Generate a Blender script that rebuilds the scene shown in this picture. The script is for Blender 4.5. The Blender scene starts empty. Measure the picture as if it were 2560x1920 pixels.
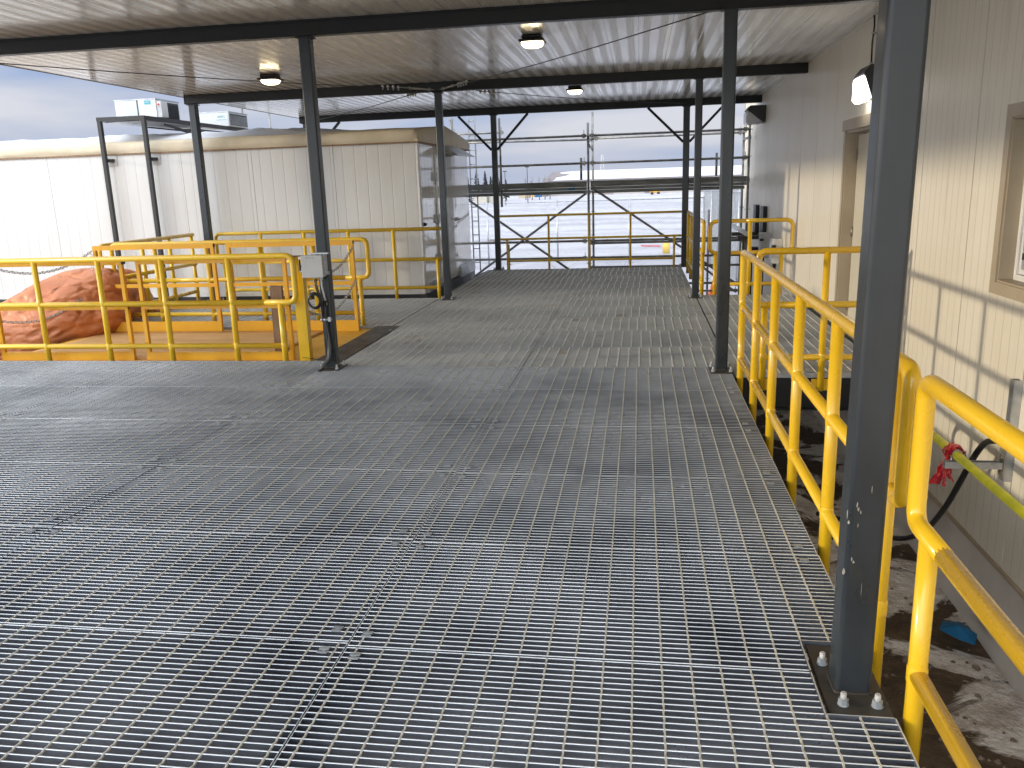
import bpy, math, random
from mathutils import Vector, Matrix, noise
R = math.radians
random.seed(7)
scene = bpy.context.scene
col = scene.collection
# ---------------------------------------------------------------- camera
cam_d = bpy.data.cameras.new('camera'); cam = bpy.data.objects.new('camera', cam_d); col.objects.link(cam)
cam_d.sensor_width = 36.0; cam_d.lens = 36.0 * 2070 / 2560; cam_d.clip_end = 2000; cam_d.clip_start = 0.05
_F = 2070.0
_y = Vector((320, -510, _F)).normalized(); _d = Vector((281, 8693, _F)); _d = (_d - _d.dot(_y) * _y).normalized(); _x = _d.cross(_y)
_r = Vector((_x[0], _y[0], -_d[0])); _dn = Vector((_x[1], _y[1], -_d[1])); _fw = Vector((_x[2], _y[2], -_d[2]))
m = Matrix((( _r[0], -_dn[0], -_fw[0], 0), (_r[1], -_dn[1], -_fw[1], 0), (_r[2], -_dn[2], -_fw[2], 0), (0, 0, 0, 1)))
cam.matrix_world = Matrix.Translation((0, 0, 1.66)) @ m
scene.camera = cam
# ---------------------------------------------------------------- world, sun, exposure
SUN = Vector((-1, -0.20, 0.152)).normalized()
w = bpy.data.worlds.new('World'); scene.world = w; w.use_nodes = True
N = w.node_tree.nodes; L = w.node_tree.links; N.clear()
out = N.new('ShaderNodeOutputWorld'); add = N.new('ShaderNodeAddShader')
b1 = N.new('ShaderNodeBackground'); b2 = N.new('ShaderNodeBackground')
sky = N.new('ShaderNodeTexSky'); sky.sky_type = 'NISHITA'; sky.sun_disc = False
sky.sun_elevation = R(8.4); sky.sun_rotation = math.atan2(SUN.x, SUN.y) % (2 * math.pi); sky.altitude = 600
L.new(sky.outputs[0], b1.inputs[0]); b1.inputs[1].default_value = 0.008
tc = N.new('ShaderNodeTexCoord'); mp = N.new('ShaderNodeMapping'); mp.inputs['Scale'].default_value = (1.0, 1.0, 6.0)
mp.inputs['Rotation'].default_value = (R(4), R(-3), R(20))
nz = N.new('ShaderNodeTexNoise'); nz.inputs['Scale'].default_value = 2.1; nz.inputs['Detail'].default_value = 5; nz.inputs['Roughness'].default_value = 0.5
nz.inputs['Distortion'].default_value = 0.4
rp = N.new('ShaderNodeValToRGB'); e = rp.color_ramp.elements
e[0].position = 0.38; e[0].color = (0.38, 0.49, 0.76, 1); e[1].position = 0.62; e[1].color = (0.76, 0.77, 0.86, 1)
k = e.new(0.5); k.color = (0.54, 0.60, 0.78, 1)
L.new(tc.outputs['Generated'], mp.inputs[0]); L.new(mp.outputs[0], nz.inputs[0]); L.new(nz.outputs[0], rp.inputs[0])
sp = N.new('ShaderNodeSeparateXYZ'); L.new(tc.outputs['Generated'], sp.inputs[0])
rz = N.new('ShaderNodeMapRange'); rz.inputs[1].default_value = 0.0; rz.inputs[2].default_value = 0.13; rz.inputs[3].default_value = 0.40; rz.inputs[4].default_value = 0.0
L.new(sp.outputs[2], rz.inputs[0])
mx = N.new('ShaderNodeMix'); mx.data_type = 'RGBA'; L.new(rz.outputs[0], mx.inputs[0]); L.new(rp.outputs[0], mx.inputs[6]); mx.inputs[7].default_value = (0.66, 0.68, 0.76, 1)
def _m(op, a, b):
    x = N.new('ShaderNodeMath'); x.operation = op
    for i, v in enumerate((a, b)):
        if isinstance(v, (int, float)): x.inputs[i].default_value = v
        else: L.new(v, x.inputs[i])
    return x.outputs[0]
# overcast sky plus added unseen fill: overhead, behind the camera, round the low sun
dotn = N.new('ShaderNodeVectorMath'); dotn.operation = 'DOT_PRODUCT'; L.new(tc.outputs['Generated'], dotn.inputs[0]); dotn.inputs[1].default_value = SUN
def _r(src, a, b, c, d):
    x = N.new('ShaderNodeMapRange'); x.interpolation_type = 'SMOOTHSTEP'
    for i, v in enumerate((a, b, c, d)): x.inputs[i + 1].default_value = v
    L.new(src, x.inputs[0]); return x.outputs[0]
glow = _r(dotn.outputs['Value'], 0.50, 1.0, 0.0, 1.4)
rear = _r(sp.outputs[1], 0.1, -0.8, 0.0, 4.0)
up = _r(sp.outputs[2], 0.22, 0.9, 0.0, 1.8)
b2.inputs[1].default_value = 0.63
b3 = N.new('ShaderNodeBackground'); b3.inputs[0].default_value = (0.585, 0.612, 0.635, 1); add2 = N.new('ShaderNodeAddShader')
L.new(_m('MULTIPLY', _m('ADD', _m('ADD', glow, up), rear), 0.66), b3.inputs[1])
L.new(mx.outputs[2], b2.inputs[0])
L.new(b1.outputs[0], add.inputs[0]); L.new(b2.outputs[0], add.inputs[1]); L.new(add.outputs[0], add2.inputs[0]); L.new(b3.outputs[0], add2.inputs[1]); L.new(add2.outputs[0], out.inputs[0])
sd = bpy.data.lights.new('sun', 'SUN'); sd.energy = 1.45; sd.angle = R(2.2); sd.color = (1.0, 0.86, 0.64)
so = bpy.data.objects.new('sun', sd); col.objects.link(so); so.rotation_euler = (-SUN).to_track_quat('-Z', 'Y').to_euler(); so.location = (-20, -6, 8)
scene.view_settings.view_transform = 'Standard'; scene.view_settings.look = 'None'; scene.view_settings.exposure = 0.5; scene.view_settings.gamma = 1
scene.render.engine = 'CYCLES'; scene.cycles.max_bounces = 8
# ---------------------------------------------------------------- materials
def nodes(name):
    mt = bpy.data.materials.new(name); mt.use_nodes = True
    return mt, mt.node_tree.nodes, mt.node_tree.links, mt.node_tree.nodes['Principled BSDF']
def coordn(n, l, scale=(1, 1, 1), kind='Object'):
    t = n.new('ShaderNodeTexCoord'); p = n.new('ShaderNodeMapping'); p.inputs['Scale'].default_value = scale
    if kind == 'World':
        g = n.new('ShaderNodeNewGeometry'); l.new(g.outputs['Position'], p.inputs[0])
    else: l.new(t.outputs[kind], p.inputs[0])
    return p.outputs[0]
def mixc(n, l, fac, a, b):
    x = n.new('ShaderNodeMix'); x.data_type = 'RGBA'
    if isinstance(fac, (int, float)): x.inputs[0].default_value = fac
    else: l.new(fac, x.inputs[0])
    for i, c in ((6, a), (7, b)):
        if isinstance(c, tuple): x.inputs[i].default_value = c + (1,) if len(c) == 3 else c
        else: l.new(c, x.inputs[i])
    return x.outputs[2]
def ramp(n, l, src, p0, p1, v0=0.0, v1=1.0):
    x = n.new('ShaderNodeMapRange'); x.clamp = True
    for i, v in enumerate((p0, p1, v0, v1)): x.inputs[i + 1].default_value = v
    l.new(src, x.inputs[0]); return x.outputs[0]
def noisen(n, l, co, scale, detail=4, rough=0.55, dist=0.0):
    x = n.new('ShaderNodeTexNoise'); x.inputs['Scale'].default_value = scale; x.inputs['Detail'].default_value = detail
    x.inputs['Roughness'].default_value = rough; x.inputs['Distortion'].default_value = dist; l.new(co, x.inputs[0]); return x.outputs[0]
def bumpn(n, l, h, strength, dist, prev=None):
    x = n.new('ShaderNodeBump'); x.inputs['Strength'].default_value = strength; x.inputs['Distance'].default_value = dist
    l.new(h, x.inputs['Height'])
    if prev: l.new(prev, x.inputs['Normal'])
    return x.outputs[0]
def mathn(n, l, op, a, b=None):
    x = n.new('ShaderNodeMath'); x.operation = op
    for i, v in enumerate((a, b)):
        if v is None: continue
        if isinstance(v, (int, float)): x.inputs[i].default_value = v
        else: l.new(v, x.inputs[i])
    return x.outputs[0]
def mat(name, c1, c2=None, scale=3, rough=0.5, metal=0.0, lo=0.4, hi=0.65, bump=0.0, bscale=40, rvar=0.1, stretch=(1, 1, 1), spec=0.5, coat=0.0, c3=None, s3=30, t3=0.68):
    mt, n, l, p = nodes(name)
    co = coordn(n, l, stretch, 'World')
    nf = noisen(n, l, co, scale, 6, 0.6)
    fac = ramp(n, l, nf, lo, hi)
    cc = mixc(n, l, fac, c1, c2 or tuple(v * 0.8 for v in c1))
    if c3:
        f3 = ramp(n, l, noisen(n, l, co, s3, 5, 0.7), t3, t3 + 0.05)
        cc = mixc(n, l, f3, cc, c3)
    l.new(cc, p.inputs['Base Color'])
    l.new(ramp(n, l, nf, 0.3, 0.7, max(rough - rvar, 0.03), min(rough + rvar, 1)), p.inputs['Roughness'])
    p.inputs['Metallic'].default_value = metal; p.inputs['Specular IOR Level'].default_value = spec
    p.inputs['Coat Weight'].default_value = coat; p.inputs['Coat Roughness'].default_value = 0.12
    if bump: l.new(bumpn(n, l, noisen(n, l, co, bscale, 4), bump, 0.01), p.inputs['Normal'])
    return mt
M = {}
M['steel'] = mat('charcoal_painted_steel', (0.022, 0.028, 0.034), (0.034, 0.040, 0.046), 4, 0.33, 0.0, bump=0.05, bscale=25, coat=0.1, spec=0.4, c3=(0.14, 0.135, 0.12), s3=11, t3=0.665, stretch=(1, 1, 0.45))
M['beam'] = mat('dark_beam_paint', (0.014, 0.016, 0.018), (0.022, 0.024, 0.026), 3, 0.42, spec=0.3)
M['plate'] = mat('base_plate_steel', (0.045, 0.042, 0.038), (0.085, 0.07, 0.055), 7, 0.55)
M['black'] = mat('black_steel', (0.018, 0.019, 0.021), (0.03, 0.03, 0.03), 6, 0.45)
M['rubber'] = mat('black_rubber', (0.012, 0.012, 0.013), (0.02, 0.02, 0.02), 6, 0.42)
M['yellow'] = mat('yellow_gloss_paint', (0.86, 0.53, 0.02), (0.80, 0.475, 0.016), 2.0, 0.26, 0.0, coat=0.4, bump=0.03, bscale=60, c3=(0.45, 0.27, 0.04), s3=14, t3=0.70)
M['lime'] = mat('weathered_yellow_paint', (0.87, 0.57, 0.04), (0.80, 0.50, 0.03), 2.5, 0.33, coat=0.2, c3=(0.4, 0.28, 0.06), s3=16, t3=0.72)
M['amber'] = mat('amber_lift_paint', (0.86, 0.45, 0.018), (0.78, 0.39, 0.016), 2.5, 0.35, coat=0.2, c3=(0.35, 0.2, 0.05), s3=12, t3=0.70)
M['galv'] = mat('galvanized_steel', (0.50, 0.51, 0.52), (0.34, 0.36, 0.38), 9, 0.36, 0.75, bump=0.05, bscale=30)
M['scaf'] = mat('worn_scaffold_tube', (0.33, 0.33, 0.32), (0.20, 0.20, 0.20), 6, 0.45, 0.5)
M['scafplank'] = mat('scaffold_plank_steel', (0.20, 0.205, 0.19), (0.12, 0.125, 0.115), 5, 0.5, 0.3, stretch=(0.4, 1, 3))
M['zinc'] = mat('zinc_bolts', (0.46, 0.50, 0.54), (0.36, 0.40, 0.44), 20, 0.35, 0.4)
M['whitebolt'] = mat('white_bolt_cap', (0.56, 0.56, 0.55), None, 20, 0.45)
M['grate'] = mat('galvanized_bar_grating', (0.29, 0.325, 0.39), (0.055, 0.065, 0.09), 1.0, 0.32, 0.6, 0.38, 0.64, rvar=0.12)  # bar sides: shade of the gaps put into this darker colour
M['gratetop'] = mat('scuffed_highlit_grating_tops', (0.79, 0.83, 0.86), (0.45, 0.49, 0.54), 1.0, 0.30, 0.3, 0.35, 0.7, c3=(0.72, 0.73, 0.74), s3=40, t3=0.62)  # scuffed tops, with sun and ceiling glints painted into the pale colour
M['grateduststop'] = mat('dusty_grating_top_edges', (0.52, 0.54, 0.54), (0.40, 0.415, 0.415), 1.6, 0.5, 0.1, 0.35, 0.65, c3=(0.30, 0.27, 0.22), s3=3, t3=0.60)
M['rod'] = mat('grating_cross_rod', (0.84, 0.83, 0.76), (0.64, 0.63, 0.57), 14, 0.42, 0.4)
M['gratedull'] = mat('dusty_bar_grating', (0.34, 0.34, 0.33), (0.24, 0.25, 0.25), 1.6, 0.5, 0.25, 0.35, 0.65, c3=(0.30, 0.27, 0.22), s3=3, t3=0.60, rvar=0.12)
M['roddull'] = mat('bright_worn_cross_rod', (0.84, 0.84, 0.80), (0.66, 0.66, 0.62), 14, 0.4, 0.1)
M['cream'] = mat('cream_tarpaulin', (0.66, 0.58, 0.43), (0.56, 0.48, 0.34), 1.6, 0.55, bump=0.5, bscale=3.5, c3=(0.5, 0.42, 0.28), s3=3, t3=0.64)
M['tan'] = mat('tan_trim', (0.42, 0.35, 0.25), (0.38, 0.31, 0.22), 3, 0.45)
M['door'] = mat('cream_door_paint', (0.62, 0.58, 0.48), (0.57, 0.53, 0.44), 2, 0.4)
M['vinyl'] = mat('white_vinyl', (0.78, 0.77, 0.74), None, 5, 0.35)
M['greybox'] = mat('grey_enclosure', (0.50, 0.50, 0.49), (0.45, 0.45, 0.44), 4, 0.4)
M['wood'] = mat('weathered_wood', (0.30, 0.19, 0.11), (0.20, 0.125, 0.07), 5, 0.7, stretch=(6, 6, 0.7), bump=0.3, bscale=30)
M['ply'] = mat('dirty_plywood', (0.68, 0.42, 0.18), (0.57, 0.33, 0.12), 1.8, 0.65, stretch=(0.7, 3, 1), c3=(0.13, 0.08, 0.05), s3=5, t3=0.68)
M['liftplate'] = mat('yellow_checker_plate', (0.74, 0.41, 0.035), (0.62, 0.33, 0.03), 3, 0.45, bump=0.8, bscale=45, c3=(0.16, 0.10, 0.06), s3=6, t3=0.68)
M['tread'] = mat('ribbed_dock_plate', (0.10, 0.105, 0.11), (0.07, 0.073, 0.076), 5, 0.5, 0.3)
M['red'] = mat('red_flagging_tape', (0.55, 0.02, 0.03), (0.38, 0.01, 0.02), 20, 0.35)
M['pipe'] = mat('yellow_green_pipe', (0.72, 0.66, 0.03), (0.52, 0.52, 0.03), 3, 0.4, stretch=(1, 3, 1))
M['greenpipe'] = mat('green_scaffold_paint', (0.10, 0.12, 0.035), None, 5, 0.5)
M['blue'] = mat('blue_scrap_plastic', (0.0, 0.12, 0.28), (0.0, 0.09, 0.2), 10, 0.5)
M['unit'] = mat('galvanized_cabinet', (0.55, 0.57, 0.57), (0.47, 0.50, 0.50), 1.4, 0.42, 0.25)
M['teal'] = mat('teal_print', (0.05, 0.42, 0.50), None, 5, 0.5)
M['paper'] = mat('paper_label', (0.70, 0.68, 0.66), (0.62, 0.58, 0.57), 25, 0.6)
M['orangecone'] = mat('orange_plastic', (0.62, 0.13, 0.04), None, 5, 0.5)
M['brownplinth'] = mat('beige_plinth', (0.55, 0.51, 0.45), (0.47, 0.43, 0.38), 2, 0.6)
M['conc'] = mat('tan_concrete', (0.42, 0.40, 0.34), (0.35, 0.32, 0.27), 0.6, 0.8)
M['whsesiding'] = mat('grey_siding', (0.40, 0.37, 0.36), (0.36, 0.33, 0.32), 0.3, 0.7)
M['brownroof'] = mat('brown_roof_sheet', (0.22, 0.19, 0.19), None, 0.3, 0.6)
M['needles'] = mat('dark_spruce', (0.035, 0.045, 0.045), (0.02, 0.028, 0.03), 1, 0.8)
M['bark'] = mat('grey_bark', (0.22, 0.20, 0.21), (0.16, 0.15, 0.15), 2, 0.8)
M['pebble'] = mat('brown_pebbles', (0.20, 0.15, 0.11), (0.09, 0.065, 0.045), 12, 0.8)
M['chip'] = mat('bare_primer_chips', (0.42, 0.40, 0.35), (0.26, 0.23, 0.19), 30, 0.7)
M['weed'] = mat('dry_grass', (0.30, 0.22, 0.13), None, 5, 0.8)
M['snowcap'] = mat('roof_snow', (0.66, 0.67, 0.70), (0.56, 0.57, 0.61), 0.8, 0.7, bump=0.5, bscale=3)
M['brass'] = mat('dull_fitting_metal', (0.42, 0.39, 0.32), (0.3, 0.27, 0.22), 20, 0.4, 0.7)
def glassm():
    mt, n, l, p = nodes('window_glass'); p.inputs['Base Color'].default_value = (0.06, 0.065, 0.06, 1); p.inputs['Roughness'].default_value = 0.06
    p.inputs['Specular IOR Level'].default_value = 0.8; return mt
M['glass'] = glassm()
def emis(name, c, s):
    mt, n, l, p = nodes(name); p.inputs['Base Color'].default_value = (0.8, 0.8, 0.8, 1); p.inputs['Emission Color'].default_value = c + (1,); p.inputs['Emission Strength'].default_value = s; return mt
M['lamp'] = emis('lit_lamp_lens', (1.0, 0.80, 0.48), 8.0)
M['lampwhite'] = emis('lit_wall_lens', (1.0, 0.96, 0.86), 9.0)
M['lensoff'] = mat('clear_prism_lens', (0.62, 0.63, 0.66), (0.5, 0.52, 0.55), 30, 0.2)
def striped(name, c1, c2, axis, period, gw, rough, dark, bump=0.6, coat=0.0, metal=0.0, nscale=1.5, dirt=None):
    """painted panel sheet with pressed vertical grooves every `period` m"""
    mt, n, l, p = nodes(name); g = n.new('ShaderNodeNewGeometry'); s = n.new('ShaderNodeSeparateXYZ'); l.new(g.outputs['Position'], s.inputs[0])
    v = mathn(n, l, 'MULTIPLY', s.outputs[axis], 1.0 / period); fr = mathn(n, l, 'FRACT', v)
    d = mathn(n, l, 'ABSOLUTE', mathn(n, l, 'SUBTRACT', fr, 0.5))
    f = ramp(n, l, d, 0.0, gw / period, 1.0, 0.0)
    co = coordn(n, l, (1, 1, 0.5), 'World'); nf = noisen(n, l, co, nscale, 5, 0.6)
    cc = mixc(n, l, ramp(n, l, nf, 0.35, 0.7), c1, c2)
    cc = mixc(n, l, mathn(n, l, 'MULTIPLY', f, dark), cc, tuple(x * 0.35 for x in c1))
    if dirt:
        fd = ramp(n, l, noisen(n, l, coordn(n, l, (7, 7, 1.1), 'World'), 1.0, 6, 0.65), 0.60, 0.75)
        cc = mixc(n, l, mathn(n, l, 'MULTIPLY', fd, 0.35), cc, dirt)
    l.new(cc, p.inputs['Base Color']); p.inputs['Roughness'].default_value = rough; p.inputs['Coat Weight'].default_value = coat; p.inputs['Metallic'].default_value = metal
    inv = mathn(n, l, 'SUBTRACT', 1.0, f)
    b = bumpn(n, l, inv, bump, 0.004)
    l.new(bumpn(n, l, nf, 0.10, 0.01, b), p.inputs['Normal'])
    return mt
M['wallpanel'] = striped('cream_wall_panel', (0.78, 0.725, 0.61), (0.73, 0.67, 0.55), 1, 0.1162, 0.008, 0.40, 0.36, 0.6, dirt=(0.45, 0.40, 0.31))
M['shelter'] = striped('white_shelter_panel', (0.66, 0.655, 0.63), (0.61, 0.60, 0.565), 0, 0.19, 0.012, 0.38, 0.22, 0.6, dirt=(0.55, 0.49, 0.36))
def shinyend():
    mt, n, l, p = nodes('glossy_white_end_panel'); g = n.new('ShaderNodeNewGeometry'); s = n.new('ShaderNodeSeparateXYZ'); l.new(g.outputs['Position'], s.inputs[0])
    fr = mathn(n, l, 'FRACT', mathn(n, l, 'MULTIPLY', s.outputs[1], 1 / 0.21)); d = mathn(n, l, 'ABSOLUTE', mathn(n, l, 'SUBTRACT', fr, 0.5))
    f = ramp(n, l, d, 0.0, 0.05, 1.0, 0.0)
    l.new(mixc(n, l, mathn(n, l, 'MULTIPLY', f, 0.5), (0.80, 0.80, 0.79), (0.25, 0.25, 0.25)), p.inputs['Base Color'])
    p.inputs['Metallic'].default_value = 0.05; p.inputs['Roughness'].default_value = 0.10; p.inputs['Coat Weight'].default_value = 0.6
    b = bumpn(n, l, noisen(n, l, coordn(n, l, (1, 1.6, 1.2), 'World'), 2.2, 3), 0.15, 0.05)
    l.new(bumpn(n, l, mathn(n, l, 'SUBTRACT', 1.0, f), 0.5, 0.004, b), p.inputs['Normal']); return mt
M['shinyend'] = shinyend()
def ceiling():
    mt, n, l, p = nodes('ribbed_white_ceiling_liner'); g = n.new('ShaderNodeNewGeometry'); s = n.new('ShaderNodeSeparateXYZ'); l.new(g.outputs['Position'], s.inputs[0])
    x = s.outputs[0]
    fr = mathn(n, l, 'FRACT', mathn(n, l, 'MULTIPLY', mathn(n, l, 'ADD', x, 20.34), 1 / 0.32))
    joint = ramp(n, l, mathn(n, l, 'ABSOLUTE', mathn(n, l, 'SUBTRACT', fr, 0.5)), 0.0, 0.018, 1, 0)
    fr2 = mathn(n, l, 'FRACT', mathn(n, l, 'MULTIPLY', mathn(n, l, 'ADD', x, 20.34), 2 / 0.32))
    band = ramp(n, l, mathn(n, l, 'ABSOLUTE', mathn(n, l, 'SUBTRACT', fr2, 0.5)), 0.22, 0.25, 1, 0)
    fine = mathn(n, l, 'SINE', mathn(n, l, 'MULTIPLY', x, 2 * math.pi / 0.0160))
    fine = ramp(n, l, fine, -0.2, 0.6, 0, 1)
    rib = mathn(n, l, 'MULTIPLY', band, fine)
    co = coordn(n, l, (1.0, 0.6, 1), 'World'); nf = noisen(n, l, co, 0.8, 3, 0.5)
    cc = mixc(n, l, ramp(n, l, nf, 0.35, 0.7), (0.80, 0.795, 0.78), (0.73, 0.725, 0.71))
    cc = mixc(n, l, mathn(n, l, 'MULTIPLY', rib, 0.42), cc, (0.20, 0.19, 0.18))
    cc = mixc(n, l, mathn(n, l, 'MULTIPLY', joint, 0.75), cc, (0.10, 0.10, 0.10))
    l.new(cc, p.inputs['Base Color'])
    rr = ramp(n, l, band, 0, 1, 0.16, 0.34); l.new(rr, p.inputs['Roughness'])
    p.inputs['Coat Weight'].default_value = 0.35; p.inputs['Coat Roughness'].default_value = 0.12
    b = bumpn(n, l, mathn(n, l, 'SUBTRACT', 1.0, mathn(n, l, 'MAXIMUM', joint, mathn(n, l, 'MULTIPLY', rib, 0.3))), 0.5, 0.004)
    l.new(bumpn(n, l, noisen(n, l, coordn(n, l, (1.2, 0.8, 1), 'World'), 2.5, 3), 0.09, 0.05, b), p.inputs['Normal'])
    return mt
M['ceiling'] = ceiling()
def tarpm():
    mt, n, l, p = nodes('orange_insulated_tarp'); co = coordn(n, l, (1, 1, 1), 'World')
    f = noisen(n, l, co, 1.8, 6, 0.62)
    cc = mixc(n, l, ramp(n, l, f, 0.35, 0.68), (0.64, 0.23, 0.085), (0.48, 0.15, 0.05))
    f2 = ramp(n, l, noisen(n, l, coordn(n, l, (1, 1, 3), 'World'), 2.7, 5, 0.6), 0.64, 0.74)
    cc = mixc(n, l, mathn(n, l, 'MULTIPLY', f2, 0.7), cc, (0.10, 0.05, 0.035)); l.new(cc, p.inputs['Base Color'])
    p.inputs['Roughness'].default_value = 0.42
    b = bumpn(n, l, noisen(n, l, co, 3.0, 3, 0.5, 1.2), 0.55, 0.05)
    l.new(bumpn(n, l, noisen(n, l, co, 13, 5, 0.6, 0.8), 0.35, 0.015, b), p.inputs['Normal']); return mt
M['tarp'] = tarpm()
def groundm():
    mt, n, l, p = nodes('snow_over_soil'); g = n.new('ShaderNodeNewGeometry'); s = n.new('ShaderNodeSeparateXYZ'); l.new(g.outputs['Position'], s.inputs[0])
    co = coordn(n, l, (1, 1, 1), 'World')
    band = noisen(n, l, coordn(n, l, (0.012, 0.14, 1), 'World'), 1.0, 5, 0.65, 0.3)
    snow = mixc(n, l, ramp(n, l, band, 0.42, 0.60), (0.53, 0.53, 0.555), (0.35, 0.35, 0.385))
    snow = mixc(n, l, ramp(n, l, noisen(n, l, co, 0.8, 6, 0.7), 0.62, 0.72), snow, (0.40, 0.385, 0.395))
    soil = mixc(n, l, ramp(n, l, noisen(n, l, co, 9, 8, 0.7), 0.35, 0.65), (0.12, 0.078, 0.045), (0.045, 0.028, 0.016))
    dirty = mixc(n, l, ramp(n, l, noisen(n, l, co, 4, 12, 0.80), 0.45, 0.62), (0.78, 0.74, 0.71), (0.42, 0.35, 0.30))
    near = ramp(n, l, s.outputs[1], 16, 22, 1, 0)
    snow = mixc(n, l, near, snow, dirty)
    patch = noisen(n, l, co, 1.15, 7, 0.62, 0.6)
    xf = ramp(n, l, s.outputs[0], 0.9, 2.0, 0.0, 0.10)
    pm = ramp(n, l, mathn(n, l, 'ADD', patch, xf), 0.57, 0.60, 1, 0)
    far = ramp(n, l, s.outputs[1], 13, 19, 1, 0)
    fac = mathn(n, l, 'MULTIPLY', pm, far)
    # bare verge strip of the yard road
    vs = mathn(n, l, 'ABSOLUTE', mathn(n, l, 'SUBTRACT', s.outputs[1], 43.0)); v2 = ramp(n, l, vs, 0.5, 5, 0.12, 0.0)
    vg = ramp(n, l, mathn(n, l, 'ADD', noisen(n, l, coordn(n, l, (0.5, 0.8, 1), 'World'), 1.2, 6, 0.7), v2), 0.66, 0.72)
    fac = mathn(n, l, 'MAXIMUM', fac, mathn(n, l, 'MULTIPLY', vg, ramp(n, l, vs, 5, 6, 1, 0)))
    l.new(mixc(n, l, fac, snow, soil), p.inputs['Base Color']); p.inputs['Roughness'].default_value = 0.75
    h = mathn(n, l, 'SUBTRACT', noisen(n, l, co, 5, 7, 0.6), mathn(n, l, 'MULTIPLY', fac, 0.15))
    l.new(bumpn(n, l, h, 0.7, 0.10), p.inputs['Normal']); return mt
M['ground'] = groundm()
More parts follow.
